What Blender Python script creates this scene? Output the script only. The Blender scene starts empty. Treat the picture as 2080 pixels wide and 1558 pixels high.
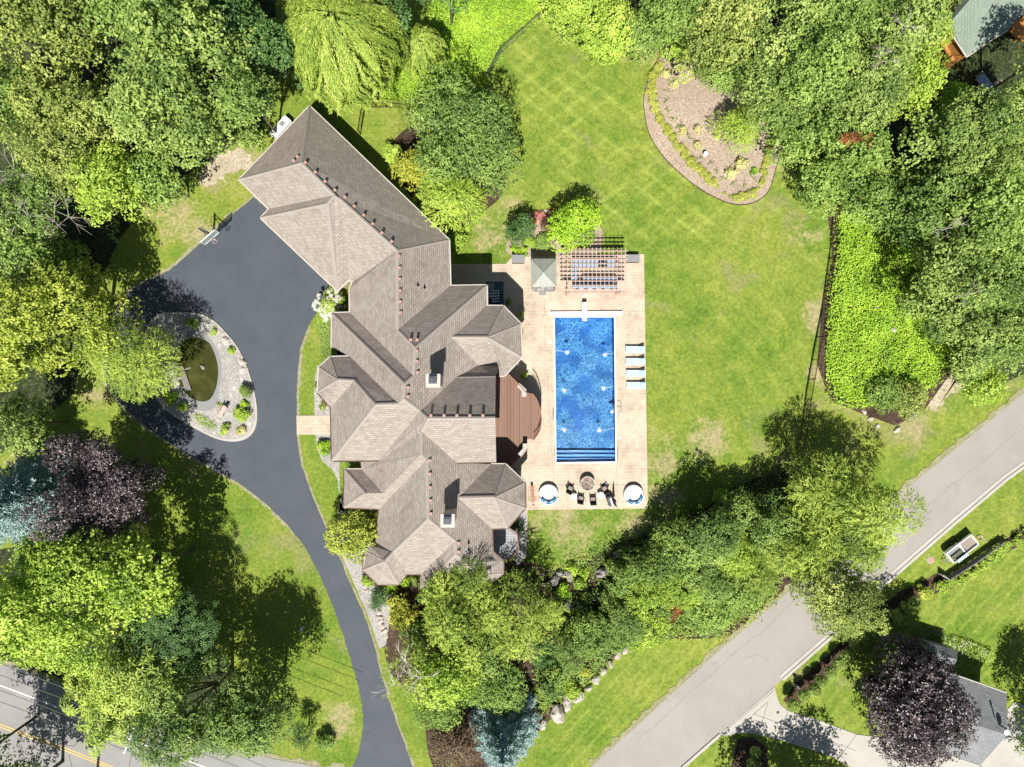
import bpy, bmesh, math, random
import numpy as np
from mathutils import Vector, Matrix
from mathutils.bvhtree import BVHTree

# ------------------------------------------------------------------ camera, sky, sun, exposure
S = 0.048                       # metres per photo pixel at height 0
H = 66.72                       # camera height above the driveway
scene = bpy.context.scene
col = scene.collection
cam_d = bpy.data.cameras.new("camera"); cam = bpy.data.objects.new("camera", cam_d); col.objects.link(cam)
cam.location = (0, 0, H); cam.rotation_euler = (0, 0, 0)
cam_d.sensor_width = 36.0; cam_d.lens = 18.0 * H / (1040 * S)
cam_d.clip_start = 0.5; cam_d.clip_end = 2000
scene.camera = cam
world = bpy.data.worlds.new("World"); scene.world = world; world.use_nodes = True
nt = world.node_tree; nt.nodes.clear()
sky = nt.nodes.new("ShaderNodeTexSky"); sky.sky_type = 'NISHITA'; sky.sun_disc = False
SUN_DIR = Vector((0.035, 0.68, -1.0)).normalized()
sky.sun_elevation = math.atan2(1, 0.68); sky.sun_rotation = math.radians(183)
bg = nt.nodes.new("ShaderNodeBackground"); bg.inputs[1].default_value = 0.046
wo = nt.nodes.new("ShaderNodeOutputWorld")
nt.links.new(sky.outputs[0], bg.inputs[0]); nt.links.new(bg.outputs[0], wo.inputs[0])
sl = bpy.data.lights.new("sun", 'SUN'); sl.energy = 5.0; sl.angle = math.radians(0.5); sl.color = (1.0, 0.965, 0.90)
so = bpy.data.objects.new("sun", sl); col.objects.link(so)
so.rotation_euler = SUN_DIR.to_track_quat('-Z', 'Y').to_euler(); so.location = (0, -40, 60)
vs = scene.view_settings
vs.view_transform = 'Standard'; vs.look = 'None'; vs.gamma = 1.0; vs.exposure = 0.62; vs.use_curve_mapping = False
scene.cycles.max_bounces = 6; scene.cycles.transparent_max_bounces = 8
scene.cycles.caustics_reflective = False; scene.cycles.caustics_refractive = False

# ------------------------------------------------------------------ helpers
def W(px, py, z=0.0):
    k = S * (1 - z / H)
    return ((px - 1040) * k, (779 - py) * k)
def sm(t): t = max(0.0, min(1.0, t)); return t * t * (3 - 2 * t)
def gz(x, y):
    a = -12.2 + 4.6 * sm((-9 - y) / 9.0)
    return -3.0 * sm((x - a) / 5.6)
def G(px, py, off=0.0):
    z = 0.0
    for _ in range(12):
        x, y = W(px, py, z + off); z = gz(x, y)
    return Vector((x, y, z + off))
def P3(px, py, z):
    x, y = W(px, py, z); return Vector((x, y, z))
def inpoly(x, y, poly):
    c = False; n = len(poly); j = n - 1
    for i in range(n):
        xi, yi = poly[i][0], poly[i][1]; xj, yj = poly[j][0], poly[j][1]
        if (yi > y) != (yj > y) and x < (xj - xi) * (y - yi) / (yj - yi) + xi: c = not c
        j = i
    return c
def smooth_poly(pts, n=4, closed=True):
    out = []; m = len(pts)
    rng = range(m) if closed else range(m - 1)
    for i in rng:
        if closed: p0, p1, p2, p3 = pts[i - 1], pts[i], pts[(i + 1) % m], pts[(i + 2) % m]
        else: p0, p1, p2, p3 = pts[max(i - 1, 0)], pts[i], pts[i + 1], pts[min(i + 2, m - 1)]
        for k in range(n):
            t = k / n
            out.append(tuple(0.5 * ((2 * p1[a]) + (-p0[a] + p2[a]) * t + (2 * p0[a] - 5 * p1[a] + 4 * p2[a] - p3[a]) * t * t + (-p0[a] + 3 * p1[a] - 3 * p2[a] + p3[a]) * t ** 3) for a in (0, 1)))
    if not closed: out.append(tuple(pts[-1][:2]))
    return out

class MB:
    def __init__(s): s.v = []; s.f = []
    def add(s, vs_, fs_):
        o = len(s.v); s.v += [tuple(q) for q in vs_]; s.f += [tuple(o + i for i in f) for f in fs_]; return s
    def box(s, c, d, rz=0.0, rx=0.0, ry=0.0, taper=1.0):
        M = Matrix.Translation(c) @ Matrix.Rotation(rz, 4, 'Z') @ Matrix.Rotation(ry, 4, 'Y') @ Matrix.Rotation(rx, 4, 'X')
        h = [q / 2 for q in d]; vv = []
        for z in (-1, 1):
            t = taper if z > 0 else 1
            for x, y in ((-1, -1), (1, -1), (1, 1), (-1, 1)): vv.append(M @ Vector((x * h[0] * t, y * h[1] * t, z * h[2])))
        return s.add(vv, [(3, 2, 1, 0), (4, 5, 6, 7), (0, 1, 5, 4), (1, 2, 6, 5), (2, 3, 7, 6), (3, 0, 4, 7)])
    def rbox(s, c, d, rz=0.0, b=0.05, rx=0.0):            # box with chamfered top edges
        M = Matrix.Translation(c) @ Matrix.Rotation(rz, 4, 'Z') @ Matrix.Rotation(rx, 4, 'X')
        h = [q / 2 for q in d]; vv = []
        for (z, i) in ((-h[2], b * .5), (-h[2] + b, 0), (h[2] - b, 0), (h[2] - .3 * b, b * .35), (h[2], b)):
            X, Y = h[0] - i, h[1] - i; c_ = b * .7
            for x, y in ((-X + c_, -Y), (X - c_, -Y), (X, -Y + c_), (X, Y - c_), (X - c_, Y), (-X + c_, Y), (-X, Y - c_), (-X, -Y + c_)): vv.append(M @ Vector((x, y, z)))
        fs_ = [tuple(range(7, -1, -1)), tuple(range(32, 40))]
        for k in range(4):
            for i in range(8): fs_.append((k * 8 + i, k * 8 + (i + 1) % 8, k * 8 + 8 + (i + 1) % 8, k * 8 + 8 + i))
        return s.add(vv, fs_)
    def tube(s, pts, r, n=6, r2=None, cap=True):
        pts = [Vector(p) for p in pts]; m = len(pts); vv = []
        for i, p in enumerate(pts):
            d = (pts[min(i + 1, m - 1)] - pts[max(i - 1, 0)])
            if d.length < 1e-6: d = Vector((0, 0, 1))
            d.normalize(); u = d.orthogonal().normalized() if abs(d.z) > .9 else d.cross(Vector((0, 0, 1))).normalized()
            w = d.cross(u); rr = r if r2 is None else r + (r2 - r) * i / (m - 1)
            for k in range(n):
                a = 2 * math.pi * k / n; vv.append(p + (u * math.cos(a) + w * math.sin(a)) * rr)
        fs_ = [(i * n + k, i * n + (k + 1) % n, (i + 1) * n + (k + 1) % n, (i + 1) * n + k) for i in range(m - 1) for k in range(n)]
        if cap: fs_ += [tuple(range(n - 1, -1, -1)), tuple((m - 1) * n + k for k in range(n))]
        return s.add(vv, fs_)
    def lathe(s, c, prof, n=24, sx=1, sy=1):              # prof: (radius, z)
        vv = [(c[0] + r * sx * math.cos(2 * math.pi * k / n), c[1] + r * sy * math.sin(2 * math.pi * k / n), c[2] + z) for r, z in prof for k in range(n)]
        fs_ = [(i * n + k, i * n + (k + 1) % n, (i + 1) * n + (k + 1) % n, (i + 1) * n + k) for i in range(len(prof) - 1) for k in range(n)]
        fs_ += [tuple(range(n - 1, -1, -1)), tuple((len(prof) - 1) * n + k for k in range(n))]
        return s.add(vv, fs_)
    def prism(s, poly, z0, z1):
        n = len(poly)
        if sum(poly[i][0] * poly[(i + 1) % n][1] - poly[(i + 1) % n][0] * poly[i][1] for i in range(n)) < 0: poly = poly[::-1]
        vv = [(p[0], p[1], z0) for p in poly] + [(p[0], p[1], z1) for p in poly]
        return s.add(vv, [tuple(range(n - 1, -1, -1)), tuple(range(n, 2 * n))] + [(i, (i + 1) % n, n + (i + 1) % n, n + i) for i in range(n)])
    def strip(s, pts, w, h):                              # low wall/kerb along a polyline of 3d points
        pts = [Vector(p) for p in pts]; m = len(pts); vv = []
        for i, p in enumerate(pts):
            d = pts[min(i + 1, m - 1)] - pts[max(i - 1, 0)]; d.z = 0; d.normalize(); nn = Vector((-d.y, d.x, 0)) * w / 2
            vv += [p - nn - Vector((0, 0, .05)), p + nn - Vector((0, 0, .05)), p + nn + Vector((0, 0, h)), p - nn + Vector((0, 0, h))]
        fs_ = [(i * 4 + k, i * 4 + (k + 1) % 4, i * 4 + 4 + (k + 1) % 4, i * 4 + 4 + k) for i in range(m - 1) for k in range(4)]
        fs_ += [(3, 2, 1, 0), ((m - 1) * 4, (m - 1) * 4 + 1, (m - 1) * 4 + 2, (m - 1) * 4 + 3)]
        return s.add(vv, fs_)
    def blob(s, c, d, seed=0, n=10, m=6, rough=.22, rz=0):
        r = random.Random(seed); ph = [r.uniform(0, 6.3) for _ in range(6)]; vv = []
        for i in range(m + 1):
            th = math.pi * i / m
            for k in range(n):
                a = 2 * math.pi * k / n
                q = 1 + rough * (math.sin(2 * a + ph[0] + th) * .5 + math.sin(3 * a + ph[1] - 2 * th) * .35 + math.sin(5 * a + ph[2] + 3 * th) * .3 + r.uniform(-.35, .35) * (0 < i < m))
                x, y, z = q * math.sin(th) * math.cos(a) * d[0], q * math.sin(th) * math.sin(a) * d[1], math.cos(th) * d[2] * (1 + rough * .4 * math.sin(3 * a + ph[3]) * (0 < i < m))
                vv.append((c[0] + x * math.cos(rz) - y * math.sin(rz), c[1] + x * math.sin(rz) + y * math.cos(rz), c[2] + z))
        fs_ = [(i * n + k, (i + 1) * n + k, (i + 1) * n + (k + 1) % n, i * n + (k + 1) % n) for i in range(m) for k in range(n)]
        return s.add(vv, fs_)
    def mesh(s, name, m, off=Vector((0, 0, 0)), smooth=False):
        me = bpy.data.meshes.new(name)
        me.from_pydata([(v[0] - off[0], v[1] - off[1], v[2] - off[2]) for v in s.v], [], s.f)
        for q in (m if isinstance(m, (list, tuple)) else [m]): me.materials.append(q)
        if smooth: me.polygons.foreach_set("use_smooth", [True] * len(me.polygons))
        me.validate(); me.update(); return me

def tag(o, label=None, cat=None, group=None, kind=None):
    if label: o['label'] = label
    if cat: o['category'] = cat
    if group: o['group'] = group
    if kind: o['kind'] = kind
    return o
def thing(name, label, cat, loc=(0, 0, 0), group=None):
    o = bpy.data.objects.new(name, None); o.empty_display_size = .2; col.objects.link(o); o.location = loc
    return tag(o, label, cat, group)
def origin(o):
    v = Vector(o.location)
    while o.parent: o = o.parent; v += o.location
    return v
def part(root, name, mb, m, smooth=False, label=None):
    o = bpy.data.objects.new(name, mb.mesh(name, m, origin(root), smooth)); col.objects.link(o); o.parent = root
    if label: o['label'] = label
    return o
def solo(name, mb, m, label=None, cat=None, group=None, kind=None, loc=(0, 0, 0), smooth=False):
    o = bpy.data.objects.new(name, mb.mesh(name, m, Vector(loc), smooth)); o.location = loc; col.objects.link(o)
    return tag(o, label, cat, group, kind)
def copy_tree(o, parent=None):
    c = o.copy(); col.objects.link(c)
    if parent: c.parent = parent
    for ch in [q for q in o.children]: copy_tree(ch, c)
    return c
def dup(root, loc, rz=0.0, sc=1.0, label=None):
    c = copy_tree(root); c.location = loc; c.rotation_euler = (0, 0, rz); c.scale = (sc, sc, sc) if not isinstance(sc, tuple) else sc
    if label: c['label'] = label
    return c

# ------------------------------------------------------------------ materials
class NT:
    def __init__(s, name):
        s.m = bpy.data.materials.new(name); s.m.use_nodes = True; s.t = s.m.node_tree; s.t.nodes.clear()
        s.out = s.n("ShaderNodeOutputMaterial"); s._pos = None
    def n(s, t, **kw):
        x = s.t.nodes.new(t)
        for k, v in kw.items(): setattr(x, k, v)
        return x
    def l(s, a, b): s.t.links.new(a, b)
    def put(s, inp, v):
        if hasattr(v, 'is_linked') or hasattr(v, 'links'): s.l(v, inp)
        elif isinstance(v, (tuple, list)) and len(v) == 3 and inp.type == 'RGBA': inp.default_value = (*v, 1)
        else: inp.default_value = v
    def pos(s, obj=False):
        if obj: return s.n("ShaderNodeTexCoord").outputs['Object']
        if s._pos is None: s._pos = s.n("ShaderNodeNewGeometry").outputs['Position']
        return s._pos
    def noise(s, sc, det=2, rough=.5, vec=None, dist=0):
        x = s.n("ShaderNodeTexNoise"); x.inputs['Scale'].default_value = sc; x.inputs['Detail'].default_value = det; x.inputs['Roughness'].default_value = rough; x.inputs['Distortion'].default_value = dist
        s.l(vec if vec is not None else s.pos(), x.inputs['Vector']); return x.outputs['Fac']
    def math(s, op, a, b=0.0, c=None, clamp=False):
        x = s.n("ShaderNodeMath", operation=op); x.use_clamp = clamp; s.put(x.inputs[0], a); s.put(x.inputs[1], b)
        if c is not None: s.put(x.inputs[2], c)
        return x.outputs[0]
    def ss(s, v, a, b):
        x = s.n("ShaderNodeMapRange", interpolation_type='SMOOTHSTEP'); s.put(x.inputs[0], v); x.inputs[1].default_value = a; x.inputs[2].default_value = b; return x.outputs[0]
    def mix(s, f, a, b, mode='MIX'):
        x = s.n("ShaderNodeMix", data_type='RGBA', blend_type=mode); s.put(x.inputs[0], f); s.put(x.inputs[6], a); s.put(x.inputs[7], b); return x.outputs[2]
    def ramp(s, f, stops):
        x = s.n("ShaderNodeValToRGB"); e = x.color_ramp.elements
        while len(e) < len(stops): e.new(.5)
        for q, (p, c) in zip(e, stops): q.position = p; q.color = (*c, 1)
        s.put(x.inputs[0], f); return x.outputs[0]
    def scalev(s, vec, v):
        x = s.n("ShaderNodeMapping"); s.l(vec, x.inputs['Vector']); x.inputs['Scale'].default_value = v; return x
    def bump(s, h, strength=.4, dist=.05):
        x = s.n("ShaderNodeBump"); x.inputs['Strength'].default_value = strength; x.inputs['Distance'].default_value = dist; s.put(x.inputs['Height'], h); return x.outputs[0]
    def done(s, color, rough=.8, spec=.3, metal=0.0, normal=None, transl=None, tcol=None):
        b = s.n("ShaderNodeBsdfPrincipled"); s.put(b.inputs['Base Color'], color); s.put(b.inputs['Roughness'], rough)
        b.inputs['Specular IOR Level'].default_value = spec; b.inputs['Metallic'].default_value = metal
        if normal is not None: s.l(normal, b.inputs['Normal'])
        o = b.outputs[0]
        if transl:
            t = s.n("ShaderNodeBsdfTranslucent"); s.put(t.inputs[0], tcol if tcol is not None else color)
            mx = s.n("ShaderNodeMixShader"); mx.inputs[0].default_value = transl; s.l(o, mx.inputs[1]); s.l(t.outputs[0], mx.inputs[2]); o = mx.outputs[0]
        s.l(o, s.out.inputs[0]); return s.m
def plain(name, c, rough=.6, metal=0.0, spec=.4, var=.12, sc=6.0):
    t = NT(name); f = t.noise(sc, 3, .6)
    return t.done(t.mix(f, tuple(q * (1 - var) for q in c), tuple(min(1, q * (1 + var)) for q in c)), rough, spec, metal)
def speckle(name, c1, c2, c3, sc=14.0, big=.5, bump=.5, rough=.9):
    t = NT(name); v = t.n("ShaderNodeTexVoronoi"); v.inputs['Scale'].default_value = sc; t.l(t.pos(), v.inputs['Vector'])
    sep = t.n("ShaderNodeSeparateColor"); t.l(v.outputs['Color'], sep.inputs[0])
    c = t.ramp(sep.outputs[0], [(0.05, c1), (.5, c2), (.95, c3)])
    c = t.mix(t.ss(t.noise(big, 3), .35, .7), c, t.mix(.5, c, c1))
    return t.done(c, rough, .2, normal=t.bump(v.outputs['Distance'], bump, .04))

def m_lawn():
    t = NT("lawn_grass"); P = t.pos(); sp = t.n("ShaderNodeSeparateXYZ"); t.l(P, sp.inputs[0]); X, Y = sp.outputs[0], sp.outputs[1]
    big = t.noise(.09, 4, .6); mid = t.noise(.45, 4, .65); fine = t.noise(3.2, 4, .75); vf = t.noise(11.0, 3, .75)
    c = t.ramp(t.math('ADD', t.math('ADD', t.math('MULTIPLY', big, .42), t.math('MULTIPLY', mid, .33)), t.math('MULTIPLY', fine, .25)), [(.32, (.065, .130, .014)), (.44, (.122, .195, .024)), (.56, (.205, .245, .040)), (.68, (.28, .285, .085))])
    # mowing lines : criss-crossed passes on the north-east lawn, curved passes further south
    d1 = t.math('ADD', t.math('MULTIPLY', X, .62), t.math('MULTIPLY', Y, .78)); d2 = t.math('SUBTRACT', t.math('MULTIPLY', X, .60), t.math('MULTIPLY', Y, .80))
    def lines(d, period, off=0.0):
        w = t.math('FRACT', t.math('ADD', t.math('MULTIPLY', t.math('ADD', d, t.math('MULTIPLY', mid, .12)), 1 / period), off))
        return t.math('SUBTRACT', 1.0, t.ss(t.math('ABSOLUTE', t.math('SUBTRACT', w, .5)), .04, .22))
    rad = t.math('SQRT', t.math('ADD', t.math('POWER', t.math('SUBTRACT', X, 6.0), 2.0), t.math('POWER', t.math('ADD', Y, 12.0), 2.0)))
    mN = t.math('MULTIPLY', t.ss(Y, 9.0, 17.0), t.ss(X, -4.0, 2.0)); mS = t.math('MULTIPLY', t.math('SUBTRACT', 1.0, t.ss(Y, 10.0, 17.0)), t.ss(X, 11.0, 14.0))
    st = t.math('ADD', t.math('MULTIPLY', mN, t.math('ADD', lines(d1, 1.75), t.math('MULTIPLY', lines(d2, 1.6, .3), .8))), t.math('MULTIPLY', mS, t.math('MULTIPLY', lines(rad, 2.1), .45)))
    st = t.math('MULTIPLY', st, t.ss(t.noise(.22, 2), .38, .62))
    mR = t.math('MULTIPLY', t.ss(X, 2.0, 6.0), t.math('SUBTRACT', 1.0, t.ss(Y, -17.0, -13.0)))
    st = t.math('ADD', st, t.math('MULTIPLY', t.math('MULTIPLY', mR, .6), lines(t.math('SUBTRACT', t.math('MULTIPLY', X, .74), t.math('MULTIPLY', Y, .67)), 1.25)))
    c = t.mix(t.math('MULTIPLY', st, .38, clamp=True), c, (.31, .37, .075))
    # worn dry patches (world x, y, radius)
    dry = None
    for (px, py, r) in ((455, 335, 3.0), (430, 360, 2.6), (345, 430, 4.2), (400, 470, 3.2), (625, 165, 2.0), (1300, 105, 2.6), (1160, 60, 2.4), (1640, 480, 3.0), (1660, 640, 3.2), (1655, 760, 2.0), (1600, 340, 2.4), (1010, 480, 3.6), (1040, 430, 3.0),
                        (1345, 940, 4.2), (1340, 1010, 3.4), (1150, 1080, 5.2), (1290, 1070, 4.5), (1900, 790, 3.6), (1850, 870, 3.0), (1910, 760, 2.4), (520, 330, 2.2), (60, 940, 3.0), (690, 1460, 3.0), (195, 800, 2.2), (1430, 900, 4.0)):
        x, y = W(px, py, 0 if px < 780 else -3)
        d = t.n("ShaderNodeVectorMath", operation='DISTANCE'); t.l(P, d.inputs[0]); d.inputs[1].default_value = (x, y, 0 if px < 780 else -3)
        v = t.math('SUBTRACT', 1.0, t.math('DIVIDE', d.outputs['Value'], r), clamp=True)
        dry = v if dry is None else t.math('MAXIMUM', dry, v)
    dm = t.ss(t.math('ADD', t.math('MULTIPLY', dry, .75), t.math('ADD', t.math('MULTIPLY', t.math('SUBTRACT', mid, .5), 2.0), t.math('MULTIPLY', t.math('SUBTRACT', fine, .5), 1.2))), .15, .95)
    dm = t.math('MULTIPLY', t.math('MULTIPLY', dm, t.ss(dry, 0.0, .35)), .85)
    c = t.mix(t.math('MULTIPLY', dm, 1.0, clamp=True), c, t.mix(vf, (.26, .21, .115), (.44, .36, .23)))
    c = t.mix(t.math('MULTIPLY', t.ss(t.noise(.16, 3, .6, dist=.6), .57, .70), .6), c, t.mix(fine, (.20, .205, .075), (.26, .235, .12)))
    fl = t.math('ADD', t.math('MULTIPLY', fine, .8), t.math('MULTIPLY', vf, .8))
    c = t.mix(1.0, c, t.ramp(fl, [(.45, (.52, .55, .52)), (.8, (1.0, 1.0, 1.0)), (1.0, (1.4, 1.36, 1.25))]), 'MULTIPLY')
    c = t.mix(t.ss(t.noise(5.0, 2, .5), .70, .78), c, (.42, .40, .26))
    return t.done(c, .9, .15, normal=t.bump(t.math('ADD', fine, vf), .55, .06))
M = {}
M['lawn'] = m_lawn()
def m_asphalt(name, c1, c2, tint, sc=.35):
    t = NT(name); c = t.mix(t.ss(t.noise(sc, 5, .65), .3, .7), c1, c2)
    c = t.mix(t.ss(t.noise(22, 2, .7), .45, .8), c, tint)
    c = t.mix(t.math('MULTIPLY', t.ss(t.noise(.9, 5, .75, dist=.8), .60, .72), .22), c, tuple(q * 1.35 for q in c2))
    c = t.mix(t.math('MULTIPLY', t.ss(t.noise(.30, 6, .7, dist=1.5), .56, .66), .18), c, tuple(q * .72 for q in c1))
    c = t.mix(t.math('MULTIPLY', t.ss(t.noise(4.5, 2, .5), .74, .80), .6), c, tuple(min(1, q * 1.8) for q in c2))
    return t.done(c, .75, .35, normal=t.bump(t.noise(30, 2), .15, .01))
M['drive'] = m_asphalt("dark_sealed_asphalt", (.054, .066, .080), (.068, .080, .096), (.085, .097, .112))
M['road'] = m_asphalt("pale_road_asphalt", (.265, .245, .222), (.305, .285, .258), (.36, .34, .31), .25)
M['road_w'] = m_asphalt("weathered_road_asphalt", (.215, .205, .195), (.275, .262, .247), (.33, .315, .295), .3)
M['concrete'] = m_asphalt("pale_concrete", (.36, .34, .30), (.42, .40, .36), (.46, .44, .40), .5)
def m_patio():
    t = NT("stamped_tan_concrete"); sc = t.scalev(t.pos(), (.75, .75, 1)); c = t.ramp(t.math('ADD', t.math('MULTIPLY', t.noise(.35, 5, .65), .6), t.math('MULTIPLY', t.noise(1.6, 4, .7), .4)), [(.36, (.36, .285, .21)), (.48, (.475, .395, .305)), (.62, (.54, .475, .385))])
    b = t.n("ShaderNodeTexBrick"); t.l(sc.outputs[0], b.inputs['Vector']); b.inputs['Scale'].default_value = 1.0; b.inputs['Mortar Size'].default_value = .018
    b.inputs['Color1'].default_value = (.9, .9, .9, 1); b.inputs['Color2'].default_value = (1.06, 1.04, 1.0, 1); b.inputs['Mortar'].default_value = (.74, .70, .64, 1)
    c = t.mix(.55, c, t.mix(1.0, c, b.outputs[0], 'MULTIPLY')); c = t.mix(t.math('MULTIPLY', t.ss(t.noise(2.6, 4, .7), .62, .76), .5), c, (.24, .19, .14))
    return t.done(c, .7, .3, normal=t.bump(t.noise(3, 4, .7), .2, .03))
M['patio'] = m_patio()
M['gravel'] = speckle("pale_gravel", (.24, .225, .21), (.37, .35, .33), (.50, .48, .45), 15, .8, .8)
M['mulch'] = speckle("brown_wood_mulch", (.26, .195, .145), (.38, .30, .225), (.50, .42, .33), 12, .25, .8)
M['darkmulch'] = speckle("dark_brown_mulch", (.035, .02, .015), (.07, .045, .03), (.13, .09, .06), 11, .5, .8)
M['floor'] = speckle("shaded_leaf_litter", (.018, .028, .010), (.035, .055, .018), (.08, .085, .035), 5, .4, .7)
M['sand'] = speckle("bare_sandy_soil", (.30, .25, .17), (.42, .35, .25), (.55, .48, .37), 9, .5, .4)
M['edge'] = speckle("dusty_verge", (.20, .20, .09), (.28, .26, .15), (.36, .33, .23), 9, .8, .5)
M['stone'] = speckle("field_stone", (.34, .29, .25), (.47, .42, .37), (.60, .55, .50), 3, 1.2, .25)
M['greystone'] = speckle("grey_boulder", (.15, .14, .13), (.27, .25, .235), (.40, .37, .34), 3, 1.2, .25)
def m_shingle(name, c1, c2, c3):
    t = NT(name); uv = t.n("ShaderNodeUVMap").outputs[0]
    b = t.n("ShaderNodeTexBrick"); t.l(uv, b.inputs['Vector']); b.inputs['Scale'].default_value = 1.0
    b.inputs['Brick Width'].default_value = .42; b.inputs['Row Height'].default_value = .235; b.inputs['Mortar Size'].default_value = .014; b.inputs['Mortar Smooth'].default_value = .3
    b.inputs['Color1'].default_value = (*c1, 1); b.inputs['Color2'].default_value = (*c2, 1); b.inputs['Mortar'].default_value = (*c3, 1); b.inputs['Bias'].default_value = -.1
    c = t.mix(t.ss(t.noise(.55, 4, .7), .3, .75), b.outputs[0], t.mix(1.0, b.outputs[0], (.88, .87, .85), 'MULTIPLY'))
    c = t.mix(t.math('MULTIPLY', t.noise(9, 3, .7), .3), c, c2)
    c = t.mix(t.math('MULTIPLY', t.ss(t.noise(.35, 5, .75, dist=.4), .56, .68), .3), c, c3)
    sp = t.n("ShaderNodeSeparateXYZ"); t.l(uv, sp.inputs[0]); w = t.math('FRACT', t.math('DIVIDE', sp.outputs[1], .235))
    return t.done(c, .85, .25, normal=t.bump(t.math('ADD', t.math('MULTIPLY', w, -1.0), t.math('MULTIPLY', b.outputs['Fac'], -.6)), .55, .035))
M['shingle'] = m_shingle("taupe_asphalt_shingle", (.285, .243, .210), (.385, .340, .300), (.14, .112, .092))
M['shingle_g'] = m_shingle("grey_asphalt_shingle", (.19, .20, .205), (.25, .26, .265), (.11, .115, .12))
M['shingle_gr'] = m_shingle("green_asphalt_shingle", (.205, .26, .205), (.25, .30, .245), (.15, .19, .15))
M['ridge'] = plain("ridge_cap_shingle", (.32, .28, .245), .9, var=.2, sc=5)
M['stucco'] = plain("tan_stucco", (.42, .34, .25), .9, var=.15, sc=2)
M['white'] = plain("white_paint", (.80, .80, .79), .5, var=.04)
M['trim'] = plain("cream_trim", (.50, .46, .40), .55, var=.06)
M['brownmetal'] = plain("dark_bronze_gutter", (.10, .06, .045), .4, .3)
M['black'] = plain("black_metal", (.012, .012, .014), .45, .2)
M['darkgrey'] = plain("dark_grey_resin", (.07, .075, .085), .55, var=.15)
M['grey'] = plain("mid_grey", (.22, .22, .22), .6)
M['steel'] = plain("brushed_steel", (.55, .56, .58), .3, .9)
M['vent'] = plain("terracotta_vent_cap", (.40, .235, .19), .6, var=.15)
M['glass'] = plain("dark_window_glass", (.02, .03, .04), .05, 0, .9)
M['cushion'] = plain("slate_blue_cushion", (.18, .24, .33), .8, var=.08)
M['counter'] = plain("pale_blue_grey_counter", (.27, .35, .47), .35, var=.12, sc=3)
M['navy'] = plain("blue_pillow", (.07, .26, .48), .8, var=.2)
M['ltblue'] = plain("pale_blue_sling", (.40, .53, .68), .7, var=.05)
M['wicker'] = plain("dark_brown_wicker", (.035, .024, .02), .7, var=.4, sc=30)
M['taupe'] = plain("taupe_cushion", (.26, .22, .19), .85, var=.15)
M['redwood'] = plain("reddish_wood", (.36, .15, .09), .6, var=.2)
M['cedar'] = plain("pale_cedar_beam", (.50, .37, .31), .6, var=.1)
M['copper'] = plain("orange_post_stain", (.42, .17, .08), .6, var=.2)
M['orangewood'] = plain("orange_stained_deck", (.42, .20, .055), .6, var=.25, sc=4)
M['greywood'] = plain("weathered_grey_wood", (.24, .215, .20), .8, var=.25, sc=5)
M['terracotta'] = plain("plant_pot_clay", (.20, .09, .05), .7)
M['bark'] = plain("tree_bark", (.11, .085, .06), .9, var=.4, sc=3)
M['deadwood'] = plain("pale_dead_branch", (.33, .29, .25), .8, var=.2)
M['birch'] = plain("white_birch_bark", (.55, .52, .46), .7, var=.2)
M['yellowpaint'] = plain("yellow_road_paint", (.60, .42, .13), .7, var=.25, sc=3)
M['whitepaint'] = plain("white_road_paint", (.60, .60, .58), .7, var=.2, sc=3)
M['tar'] = plain("tar_crack_seal", (.05, .05, .055), .8)
def m_planks(name, c1, c2, w=.14, axis=0, groove=.25):
    t = NT(name); sp = t.n("ShaderNodeSeparateXYZ"); t.l(t.pos(), sp.inputs[0]); X = sp.outputs[axis]
    fr = t.math('FRACT', t.math('DIVIDE', X, w * 2)); g = t.ss(t.math('ABSOLUTE', t.math('SUBTRACT', fr, .5)), .0, .07)
    wn = t.n("ShaderNodeTexWhiteNoise", noise_dimensions='1D'); t.l(t.math('FLOOR', t.math('DIVIDE', X, w)), wn.inputs['W'])
    c = t.mix(wn.outputs[0], c1, c2); c = t.mix(t.noise(2.0, 4, .7), c, t.mix(1.0, c, (.8, .8, .8), 'MULTIPLY'))
    c = t.mix(t.math('SUBTRACT', 1.0, g), c, tuple(q * groove for q in c1))
    return t.done(c, .65, .3)
M['deck'] = m_planks("brown_composite_deck", (.205, .115, .082), (.265, .155, .115), .15)
M['greydeck'] = m_planks("grey_deck_boards", (.30, .31, .33), (.36, .37, .39), .14, 1)
M['orangedeck'] = m_planks("orange_deck_boards", (.42, .20, .05), (.52, .27, .08), .15)
M['seam'] = m_planks("grey_green_standing_seam_metal", (.36, .375, .33), (.42, .43, .385), .10)
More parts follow.
